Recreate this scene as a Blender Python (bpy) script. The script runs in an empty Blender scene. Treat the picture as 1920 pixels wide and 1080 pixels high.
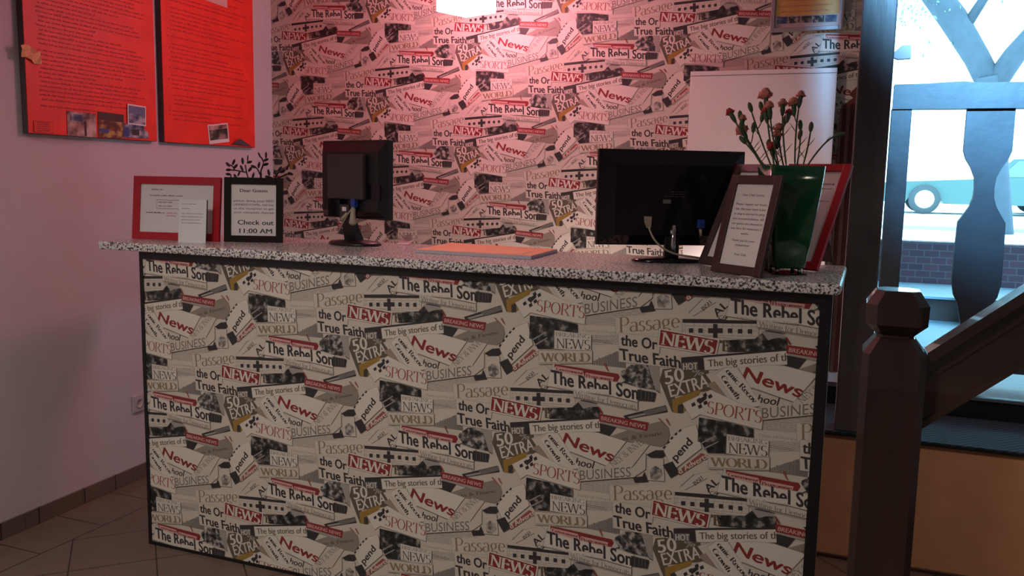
import bpy, bmesh, math, random, json
import numpy as np
from mathutils import Vector, Matrix, Euler
from mathutils.geometry import tessellate_polygon
random.seed(7)
C = bpy.context.scene.collection
SC = bpy.context.scene

# ---------------------------------------------------------------- camera
CR, CU, CW, CL = [0.930117, 0.366758, 0.019248], [-0.063733, 0.109571, 0.991934], [-0.361691, 0.923841, -0.125289], [2.266, -2.5529, 1.4639]
cam = bpy.data.cameras.new('camera'); camo = bpy.data.objects.new('camera', cam); C.objects.link(camo)
cam.sensor_width = 36; cam.lens = 30.6093; cam.clip_start = .05; cam.clip_end = 300
camo.matrix_world = Matrix(((CR[0], CU[0], -CW[0], CL[0]), (CR[1], CU[1], -CW[1], CL[1]), (CR[2], CU[2], -CW[2], CL[2]), (0, 0, 0, 1)))
SC.camera = camo
SC.view_settings.view_transform = 'Standard'; SC.view_settings.look = 'None'
SC.view_settings.gamma = 1; SC.view_settings.use_curve_mapping = False
SC.view_settings.exposure = 0

# ---------------------------------------------------------------- daylight outside
w = bpy.data.worlds.new('sky'); SC.world = w; w.use_nodes = True
bg = w.node_tree.nodes['Background']; bg.inputs[0].default_value = (.38, .80, 1.0, 1); bg.inputs[1].default_value = 7.5

def area(name, loc, rot, sx, sy, power, color):
    l = bpy.data.lights.new(name, 'AREA'); l.shape = 'RECTANGLE'; l.size = sx; l.size_y = sy
    l.energy = power; l.color = color
    o = bpy.data.objects.new(name, l); C.objects.link(o); o.location = loc; o.rotation_euler = rot
    return o
# added unseen fill lights: counter front, peach landing wall, blue cast on the balustrade
cl_ = area('ceiling_fill_light', (.6, -2.2, 2.86), (0, 0, 0), .6, .6, 42, (1, .90, .83)); cl_.data.spread = math.radians(145)
sl_ = area('stair_fill_light', (3.4, -.9, 2.84), Vector((-.45, 1.9, -2.5)).to_track_quat('-Z', 'Y').to_euler(), .25, .25, 1.9, (1, .86, .74)); sl_.data.spread = math.radians(60)
ll_ = area('balustrade_fill_light', (2.50, -.30, 2.84), Vector((.38, 2.0, -.78)).to_track_quat('-Z', 'Y').to_euler(), .2, .12, 36, (.22, .60, 1)); ll_.data.spread = math.radians(44)
# assumed warm desk lamp, unseen behind the counter, to light the lower wallpaper
dl = bpy.data.lights.new('assumed_desk_lamp_light', 'SPOT'); dl.energy = 34; dl.color = (1, .80, .70); dl.shadow_soft_size = .05
dl.spot_size = math.radians(165); dl.spot_blend = .5
dlo = bpy.data.objects.new('assumed_desk_lamp_light', dl); C.objects.link(dlo); dlo.location = (1.48, 1.05, 1.00)
dlo.rotation_euler = Vector((-.12, .55, .05)).to_track_quat('-Z', 'Y').to_euler()

# ---------------------------------------------------------------- materials
MATS = {}
def P(m): return m.node_tree.nodes['Principled BSDF']
def mat(name, col, rough=.6, metal=0, spec=.5, noise=0, nscale=20, bump=0, bscale=60, emis=None, es=0, coat=0, trans=0, alpha=1, stretch=None):
    if name in MATS: return MATS[name]
    m = bpy.data.materials.new(name); m.use_nodes = True; nt = m.node_tree; p = P(m)
    p.inputs['Base Color'].default_value = (*col, 1); p.inputs['Roughness'].default_value = rough
    p.inputs['Metallic'].default_value = metal; p.inputs['Specular IOR Level'].default_value = spec
    p.inputs['Coat Weight'].default_value = coat; p.inputs['Transmission Weight'].default_value = trans; p.inputs['Alpha'].default_value = alpha
    if emis: p.inputs['Emission Color'].default_value = (*emis, 1); p.inputs['Emission Strength'].default_value = es
    tc = nt.nodes.new('ShaderNodeTexCoord'); mp = nt.nodes.new('ShaderNodeMapping'); nt.links.new(tc.outputs['Object'], mp.inputs[0])
    if stretch: mp.inputs['Scale'].default_value = stretch
    if noise:
        n = nt.nodes.new('ShaderNodeTexNoise'); n.inputs['Scale'].default_value = nscale; n.inputs['Detail'].default_value = 4
        nt.links.new(mp.outputs[0], n.inputs['Vector'])
        r = nt.nodes.new('ShaderNodeValToRGB'); nt.links.new(n.outputs[0], r.inputs[0])
        r.color_ramp.elements[0].position = .3; r.color_ramp.elements[1].position = .7
        r.color_ramp.elements[0].color = (*[c * (1 - noise) for c in col], 1); r.color_ramp.elements[1].color = (*[min(1, c * (1 + noise)) for c in col], 1)
        nt.links.new(r.outputs[0], p.inputs['Base Color'])
    if bump:
        n = nt.nodes.new('ShaderNodeTexNoise'); n.inputs['Scale'].default_value = bscale; n.inputs['Detail'].default_value = 3
        nt.links.new(mp.outputs[0], n.inputs['Vector'])
        b = nt.nodes.new('ShaderNodeBump'); b.inputs['Strength'].default_value = bump; b.inputs['Distance'].default_value = .004
        nt.links.new(n.outputs[0], b.inputs['Height']); nt.links.new(b.outputs[0], p.inputs['Normal'])
    MATS[name] = m; return m
def math_n(nt, op, a, b=None, c=None):
    n = nt.nodes.new('ShaderNodeMath'); n.operation = op
    for i, v in enumerate((a, b, c)):
        if v is None: continue
        if isinstance(v, (int, float)): n.inputs[i].default_value = v
        else: nt.links.new(v, n.inputs[i])
    return n.outputs[0]
def photo_mat(name, cols, scale, detail=5, lo=.4, hi=.62):
    m = mat(name, cols[0], .55); nt = m.node_tree
    tc = nt.nodes.new('ShaderNodeTexCoord'); n = nt.nodes.new('ShaderNodeTexNoise'); n.inputs['Scale'].default_value = scale; n.inputs['Detail'].default_value = detail
    nt.links.new(tc.outputs['Object'], n.inputs['Vector'])
    r = nt.nodes.new('ShaderNodeValToRGB'); nt.links.new(n.outputs[0], r.inputs[0]); e = r.color_ramp.elements
    e[0].position = lo; e[1].position = hi; e[0].color = (*cols[0], 1); e[1].color = (*cols[-1], 1)
    for i, c in enumerate(cols[1:-1]):
        x = e.new(lo + (hi - lo) * (i + 1) / (len(cols) - 1)); x.color = (*c, 1)
    nt.links.new(r.outputs[0], P(m).inputs['Base Color']); return m
INK = dict(paper=(.66, .60, .51), white=(.74, .69, .60), black=(.048, .044, .044), dark=(.06, .058, .056), red=(.27, .036, .040), lred=(.36, .10, .09),  # black is lifted to carry lens glare
           pink=(.68, .42, .38), tan=(.27, .215, .12), grey=(.19, .18, .16), lgrey=(.38, .36, .32), dgrey=(.07, .07, .065), brown=(.13, .11, .08),
           lbrown=(.36, .28, .22), ochre=(.36, .22, .05), cone=(.30, .26, .21))
for k, v in INK.items(): mat('print_' + k, v, .5, spec=.35)
photo_mat('print_photo', [(.015, .015, .014), (.05, .05, .045), (.33, .31, .27)], 42, lo=.42, hi=.66)
photo_mat('print_photo2', [(.02, .02, .02), (.10, .10, .09), (.50, .47, .42)], 55, lo=.38, hi=.62)
photo_mat('print_photo3', [(.14, .13, .12), (.34, .32, .28), (.52, .49, .43)], 70)
m = mat('print_print', INK['paper'], .5); nt = m.node_tree   # tiny newspaper text columns
tc = nt.nodes.new('ShaderNodeTexCoord'); sx = nt.nodes.new('ShaderNodeSeparateXYZ'); nt.links.new(tc.outputs['Object'], sx.inputs[0])
ln = math_n(nt, 'GREATER_THAN', math_n(nt, 'FRACT', math_n(nt, 'MULTIPLY', sx.outputs[2], 190)), .5)
n = nt.nodes.new('ShaderNodeTexNoise'); n.inputs['Scale'].default_value = 260; nt.links.new(tc.outputs['Object'], n.inputs['Vector'])
f = math_n(nt, 'MULTIPLY', ln, math_n(nt, 'GREATER_THAN', n.outputs[0], .47))
mx = nt.nodes.new('ShaderNodeMix'); mx.data_type = 'RGBA'; nt.links.new(f, mx.inputs[0]); mx.inputs[6].default_value = (.58, .53, .45, 1); mx.inputs[7].default_value = (.36, .33, .29, 1)
nt.links.new(mx.outputs[2], P(m).inputs['Base Color'])

# ---------------------------------------------------------------- mesh builder
class MB:
    def __init__(s): s.v = []; s.f = []; s.m = []; s.mats = []; s.sm = []
    def mi(s, m):
        if isinstance(m, str): m = MATS[m]
        if m not in s.mats: s.mats.append(m)
        return s.mats.index(m)
    def add(s, vs, fs, m, smooth=False, M=None):
        o = len(s.v); k = s.mi(m)
        s.v += [tuple(M @ Vector(v)) if M else tuple(v) for v in vs]
        for f in fs: s.f.append([o + i for i in f]); s.m.append(k); s.sm.append(smooth)
        return s
    def box(s, x0, x1, y0, y1, z0, z1, m, M=None, bev=0):
        if bev:
            b = bmesh.new(); bmesh.ops.create_cube(b, size=1)
            for v in b.verts: v.co = Vector(((x0 + x1) / 2 + v.co.x * (x1 - x0), (y0 + y1) / 2 + v.co.y * (y1 - y0), (z0 + z1) / 2 + v.co.z * (z1 - z0)))
            bmesh.ops.bevel(b, geom=b.edges[:], offset=bev, segments=2, profile=.5, affect='EDGES')
            b.verts.index_update(); s.add([v.co.copy() for v in b.verts], [[v.index for v in f.verts] for f in b.faces], m, False, M); b.free(); return s
        vs = [(x, y, z) for x in (x0, x1) for y in (y0, y1) for z in (z0, z1)]
        return s.add(vs, [(0, 1, 3, 2), (4, 6, 7, 5), (0, 4, 5, 1), (2, 3, 7, 6), (0, 2, 6, 4), (1, 5, 7, 3)], m, False, M)
    def prism(s, poly, h0, h1, m, axes='xz', M=None):
        # outline in a plane, thickness along the remaining axis
        def p(a, b, h): return {'xz': (a, h, b), 'xy': (a, b, h), 'yz': (h, a, b)}[axes]
        n = len(poly); vs = [p(a, b, h0) for a, b in poly] + [p(a, b, h1) for a, b in poly]
        tri = tessellate_polygon([[Vector((a, b, 0)) for a, b in poly]])
        fs = [list(t) for t in tri] + [[i + n for i in reversed(t)] for t in tri] + [[i, (i + 1) % n, (i + 1) % n + n, i + n] for i in range(n)]
        return s.add(vs, fs, m, False, M)
    def loft(s, rings, m, smooth=True, M=None, caps=True):
        n = len(rings[0]); vs = [p for r in rings for p in r]; fs = []
        for i in range(len(rings) - 1):
            for j in range(n): fs.append([i * n + j, i * n + (j + 1) % n, (i + 1) * n + (j + 1) % n, (i + 1) * n + j])
        if caps: fs.append(list(range(n))[::-1]); fs.append([(len(rings) - 1) * n + j for j in range(n)])
        return s.add(vs, fs, m, smooth, M)
    def lathe(s, prof, m, n=20, M=None, smooth=True, sy=1):
        return s.loft([[(r * math.cos(2 * math.pi * j / n), sy * r * math.sin(2 * math.pi * j / n), z) for j in range(n)] for r, z in prof], m, smooth, M)
    def tube(s, pts, rad, m, n=8, M=None):
        pts = [Vector(p) for p in pts]; rings = []
        if not isinstance(rad, (list, tuple)): rad = [rad] * len(pts)
        up = Vector((.13, .21, .97))
        for i, p in enumerate(pts):
            t = (pts[min(i + 1, len(pts) - 1)] - pts[max(i - 1, 0)]).normalized()
            a = t.cross(up); a = a.normalized() if a.length > 1e-3 else t.orthogonal().normalized()
            b = t.cross(a); rings.append([p + (a * math.cos(2 * math.pi * j / n) + b * math.sin(2 * math.pi * j / n)) * rad[i] for j in range(n)])
        return s.loft(rings, m, True, M)
    def build(s, name, parent=None, label=None):
        me = bpy.data.meshes.new(name); me.from_pydata([tuple(v) for v in s.v], [], s.f)
        for m in s.mats: me.materials.append(m)
        me.polygons.foreach_set('material_index', s.m); me.polygons.foreach_set('use_smooth', s.sm); me.update()
        b = bmesh.new(); b.from_mesh(me); bmesh.ops.recalc_face_normals(b, faces=b.faces); b.to_mesh(me); b.free()
        o = bpy.data.objects.new(name, me); C.objects.link(o)
        if parent: o.parent = parent
        if label: o['label'] = label
        return o
def thing(name, label, cat, loc=(0, 0, 0), rot=(0, 0, 0), group=None):
    o = bpy.data.objects.new(name, None); C.objects.link(o); o.location = loc; o.rotation_euler = rot; o.empty_display_size = .1
    return tag(o, label, cat, group)
def tag(o, label, cat, group=None):
    o['label'] = label; o['category'] = cat
    if group: o['group'] = group
    return o
def struct(o): o['kind'] = 'structure'; return o
def bez(a, b, c, n=8): a, b, c = Vector(a), Vector(b), Vector(c); return [a * (1 - t) ** 2 + b * 2 * t * (1 - t) + c * t * t for t in [i / n for i in range(n + 1)]]

# ---------------------------------------------------------------- lettering
_tc = {}
def sans(txt, off=0.0, res=2):
    k = (txt, off, res)
    if k in _tc: return _tc[k]
    cu = bpy.data.curves.new('lettering', 'FONT'); cu.body = txt; cu.size = 1; cu.offset = off; cu.resolution_u = res; cu.fill_mode = 'FRONT'
    o = bpy.data.objects.new('lettering', cu); C.objects.link(o); bpy.context.view_layer.update()
    e = o.evaluated_get(bpy.context.evaluated_depsgraph_get()); me = e.to_mesh()
    v = np.array([(q.co.x, q.co.y) for q in me.vertices]); fs = [list(p.vertices) for p in me.polygons]
    e.to_mesh_clear(); bpy.data.objects.remove(o); bpy.data.curves.remove(cu)
    _tc[k] = (v, fs); return _tc[k]
def bold(txt, d, dy=0.0, res=3):
    # heavier lettering: the same word printed a few times, a hair apart
    v, f = sans(txt, 0.0, res); V = []; F = []
    k = 0
    for a, c in ((0, 0), (-1, 0), (1, 0), (0, 1), (0, -1), (-.5, .5), (.5, -.5)):
        if c and not dy: continue
        F += [[len(v) * k + i for i in q] for q in f]; V.append(np.c_[v + [a * d, c * dy], np.full(len(v), k)]); k += 1
    return np.vstack(V), F
CAP = sans('H')[0][:, 1].max()
# a small roman alphabet drawn as pen strokes (thick stems, thin hairlines, serifs); unit cap height, x-height .64
def arc(cx, cy, rx, ry, a0, a1, n=10): return [(cx + rx * math.cos(math.radians(a0 + (a1 - a0) * i / n)), cy + ry * math.sin(math.radians(a0 + (a1 - a0) * i / n))) for i in range(n + 1)]
X = .64
def stem(x, y0=0, y1=1): return [(x, y0), (x, y1)]
GL = {  # strokes, serif points, advance
 'A': ([[(.05, 0), (.36, 1)], [(.36, 1), (.68, 0)], [(.17, .34), (.56, .34)]], [(.05, 0), (.68, 0)], .74),
 'B': ([stem(.12), [(.12, 1)] + arc(.34, .76, .2, .24, 90, -90) + [(.12, .52)], [(.12, .52)] + arc(.36, .26, .24, .26, 90, -90) + [(.12, 0)]], [(.12, 0), (.12, 1)], .66),
 'D': ([stem(.12), [(.12, 1)] + arc(.34, .5, .36, .5, 90, -90, 14) + [(.12, 0)]], [(.12, 0), (.12, 1)], .78),
 'E': ([stem(.12), [(.12, 1), (.56, 1)], [(.12, .52), (.46, .52)], [(.12, 0), (.58, 0)], [(.56, 1), (.57, .82)], [(.58, 0), (.6, .2)], [(.46, .62), (.46, .42)]], [(.12, 0), (.12, 1)], .66),
 'F': ([stem(.12), [(.12, 1), (.56, 1)], [(.12, .52), (.46, .52)], [(.56, 1), (.57, .82)]], [(.12, 0), (.12, 1)], .6),
 'G': ([arc(.44, .5, .36, .5, 45, 330, 16), [(.76, 0.05), (.76, .42)]], [(.76, .42)], .86),
 'I': ([stem(.16)], [(.16, 0), (.16, 1)], .32),
 'K': ([stem(.12), [(.62, 1), (.14, .42)], [(.28, .56), (.66, 0)]], [(.12, 0), (.12, 1), (.62, 1), (.66, 0)], .72),
 'L': ([stem(.12), [(.12, 0), (.56, 0)], [(.56, 0), (.58, .24)]], [(.12, 0), (.12, 1)], .62),
 'N': ([[(.13, 0), (.131, 1)], [(.13, 1), (.7, 0)], [(.7, 0), (.701, 1)]], [(.13, 0), (.1, 1), (.7, 1)], .82),
 'O': ([arc(.42, .5, .34, .5, 0, 360, 20)], [], .84),
 'P': ([stem(.12), [(.12, 1)] + arc(.32, .73, .24, .27, 90, -90) + [(.12, .46)]], [(.12, 0), (.12, 1)], .6),
 'R': ([stem(.12), [(.12, 1)] + arc(.32, .75, .23, .25, 90, -90) + [(.12, .5)], [(.34, .5), (.68, 0)]], [(.12, 0), (.12, 1), (.68, 0)], .72),
 'S': ([arc(.32, .74, .2, .26, 40, 250, 12)[:-1] + arc(.3, .26, .23, .27, 75, -150, 12)], [], .62),
 'T': ([stem(.34), [(.04, 1), (.64, 1)], [(.04, 1), (.03, .8)], [(.64, 1), (.65, .8)]], [(.34, 0)], .68),
 'U': ([[(.13, 1), (.13, .3)] + arc(.4, .3, .27, .3, 180, 360, 10) + [(.671, 1)]], [(.13, 1), (.67, 1)], .8),
 'V': ([[(.04, 1), (.36, 0)], [(.36, 0), (.66, 1)]], [(.05, 1), (.66, 1)], .7),
 'W': ([[(.04, 1), (.3, 0)], [(.3, 0), (.54, 1)], [(.54, 1), (.8, 0)], [(.8, 0), (1.02, 1)]], [(.05, 1), (.54, 1), (1.02, 1)], 1.06),
 'Y': ([[(.05, 1), (.34, .48)], [(.64, 1), (.34, .48)], [(.34, .48), (.34, 0)]], [(.05, 1), (.64, 1), (.34, 0)], .68),
 '&': ([arc(.36, .76, .17, .22, -60, 210, 12) + [(.68, 0)], arc(.32, .27, .25, .27, 110, 350, 12) + [(.7, .5)]], [], .8),
 '’': ([[(.12, 1), (.08, .76)]], [], .24), '.': ([[(.1, 0), (.101, .09)]], [], .22), ' ': ([], [], .3), ',': ([[(.1, .06), (.06, -.1)]], [], .22),
 'a': ([[(.44, X - .14), (.44, 0)], arc(.27, X - .17, .17, .17, 0, 150, 6), arc(.25, .18, .18, .19, 60, 330, 12)], [(.46, 0)], .54),
 'b': ([stem(.1), arc(.3, .31, .2, .32, 150, -150, 14)], [(.08, 1)], .56),
 'c': ([arc(.3, .31, .22, .32, 50, 320, 14)], [], .5),
 'd': ([stem(.46), arc(.26, .31, .2, .32, 30, 330, 14)], [(.44, 1), (.48, 0)], .58),
 'e': ([[(.08, .34), (.48, .34)] + arc(.28, .33, .2, .31, 2, 318, 14)], [], .52),
 'f': ([[(.16, 0), (.16, .8)] + arc(.3, .82, .14, .18, 180, 40, 6), [(.04, X), (.32, X)]], [(.16, 0)], .34),
 'g': ([arc(.26, .42, .17, .22, 0, 360, 14), arc(.27, -.12, .22, .17, 0, 360, 14), [(.16, .22), (.12, .08), (.3, .05)], [(.4, .58), (.52, .64)]], [], .54),
 'h': ([stem(.1), [(.1, .44)] + arc(.28, .44, .17, .2, 170, 0, 7) + [(.45, 0)]], [(.1, 0), (.45, 0), (.08, 1)], .56),
 'i': ([stem(.12, 0, X), [(.12, .84), (.121, .94)]], [(.12, 0), (.1, X)], .26),
 'k': ([stem(.1), [(.42, X), (.12, .28)], [(.22, .36), (.46, 0)]], [(.1, 0), (.46, 0)], .5),
 'l': ([stem(.12)], [(.12, 0), (.1, 1)], .26),
 'm': ([stem(.1, 0, X), [(.1, .44)] + arc(.25, .44, .14, .2, 170, 0, 6) + [(.39, 0)], [(.39, .44)] + arc(.54, .44, .14, .2, 170, 0, 6) + [(.68, 0)]], [(.1, 0), (.39, 0), (.68, 0)], .8),
 'n': ([stem(.1, 0, X), [(.1, .44)] + arc(.28, .44, .17, .2, 170, 0, 7) + [(.45, 0)]], [(.1, 0), (.45, 0), (.08, X)], .56),
 'o': ([arc(.29, .32, .21, .32, 0, 360, 16)], [], .56),
 'p': ([stem(.1, -.32, X), arc(.3, .31, .2, .32, 150, -150, 14)], [(.1, -.32), (.08, X)], .56),
 'r': ([stem(.1, 0, X), [(.1, .42)] + arc(.26, .44, .14, .2, 170, 50, 5)], [(.1, 0), (.08, X)], .4),
 's': ([arc(.22, .48, .13, .16, 40, 250, 9)[:-1] + arc(.2, .16, .15, .17, 75, -150, 9)], [], .4),
 't': ([stem(.14, 0.05, .84), [(.02, X), (.3, X)], [(.14, .06), (.3, .02)]], [], .34),
 'u': ([[(.1, X), (.1, .2)] + arc(.27, .2, .17, .2, 180, 350, 7), [(.45, X), (.45, 0)]], [(.08, X), (.43, X)], .56),
 'v': ([[(.04, X), (.25, 0)], [(.25, 0), (.46, X)]], [(.04, X), (.46, X)], .5),
 'w': ([[(.04, X), (.2, 0)], [(.2, 0), (.36, X)], [(.36, X), (.52, 0)], [(.52, 0), (.68, X)]], [(.04, X), (.68, X)], .72),
 'y': ([[(.04, X), (.26, 0)], [(.48, X), (.26, 0), (.12, -.3)]], [(.04, X), (.48, X)], .52)}
def roman(txt, thick=.13, thin=.035):   # third column: pen stroke number, so that strokes lie a hair above each other
    k = (txt, thick, thin)
    if k in _tc: return _tc[k]
    V = []; F = []; ox = 0
    for ch in txt:
        st, sf, adv = GL.get(ch, GL['o'])
        for sk, pl in enumerate(st):
            base = len(V); n = len(pl); sk = sk % 4
            for i, (x, y) in enumerate(pl):
                x0, y0 = pl[max(i - 1, 0)]; x1, y1 = pl[min(i + 1, n - 1)]; dx, dy = x1 - x0, y1 - y0; L = math.hypot(dx, dy) or 1; dx /= L; dy /= L
                wd = (thin + (thick - thin) * abs(dy) ** 2) / 2
                if ch in 'AVWNKY&vwy' and n == 2 and dx * dy > 0: wd *= .55
                V.append((ox + x - dy * wd, y + dx * wd, sk)); V.append((ox + x + dy * wd, y - dx * wd, sk))
            for i in range(n - 1): F.append([base + 2 * i, base + 2 * i + 1, base + 2 * i + 3, base + 2 * i + 2])
        for x, y in sf:
            b = len(V); sw = .13; sh = thin; s2 = -1 if y > .5 else 1
            V += [(ox + x - sw, y, 4), (ox + x + sw, y, 4), (ox + x + sw, y + s2 * sh, 4), (ox + x - sw, y + s2 * sh, 4)]; F.append([b, b + 1, b + 2, b + 3])
        ox += adv
    _tc[k] = (np.array(V), F); return _tc[k]
STY = dict(cond=lambda t: (*(bold(t, .034, .022) if t in ('the Or', 'True Faith', 'The Rebel Son') else bold(t, .022)), CAP), semi=lambda t: (*bold(t, .018, 0, 4), CAP), round=lambda t: (*bold(t, .026, .018, 4), CAP),
           thin=lambda t: (*sans(t, 0, 3), CAP), plain=lambda t: (*sans(t, 0, 2), CAP),
           serif=lambda t: (*roman(t, .12, .035), 1), serifb=lambda t: (*roman(t, .2, .05), 1))
def lay_text(style, txt, a, b, c):
    # maps the word so it runs from a to b with its capitals reaching c
    v, f, cap = STY[style](txt); a, b, c = map(np.array, (a, b, c)); x0, x1 = v[:, 0].min(), v[:, 0].max()
    z = v[:, 2:3] if v.shape[1] == 3 else np.zeros((len(v), 1))
    return np.hstack([a + (v[:, :1] - x0) / (x1 - x0) * (b - a) + v[:, 1:2] / cap * (c - a), z * 3.5e-6]), f
def write(mb, txt, x, z, h, m, style='plain', M=None, y=0, width=None, align='l'):
    # lettering on a sheet that faces -y
    v, f, cap = STY[style](txt); s = h / cap; v = v.copy(); v[:, 0] -= v[:, 0].min(); sxx = s if width is None else width / v[:, 0].max()
    w_ = v[:, 0].max() * sxx; x -= {'l': 0, 'c': w_ / 2, 'r': w_}[align]
    mb.add([(x + p[0] * sxx, y - (p[2] * 5e-6 if len(p) > 2 else 0), z + p[1] * s) for p in v], f, m, False, M)
def scribble(mb, x0, x1, z, h, m, M=None, y=0, wl=(2, 9)):
    # a line of print too small to read: word-long marks
    x = x0
    while x < x1:
        L = min(random.uniform(*wl) * h * .8, x1 - x)
        n = max(1, int(L / (h * .7)))
        for i in range(n):
            a = x + i * L / n; hh = h * random.choice((.6, .65, 1)); mb.add([(a, y, z), (a + L / n * .7, y, z), (a + L / n * .7, y, z + hh), (a, y, z + hh)], [(0, 1, 2, 3)], m, False, M)
        x += L + h * .7

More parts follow.
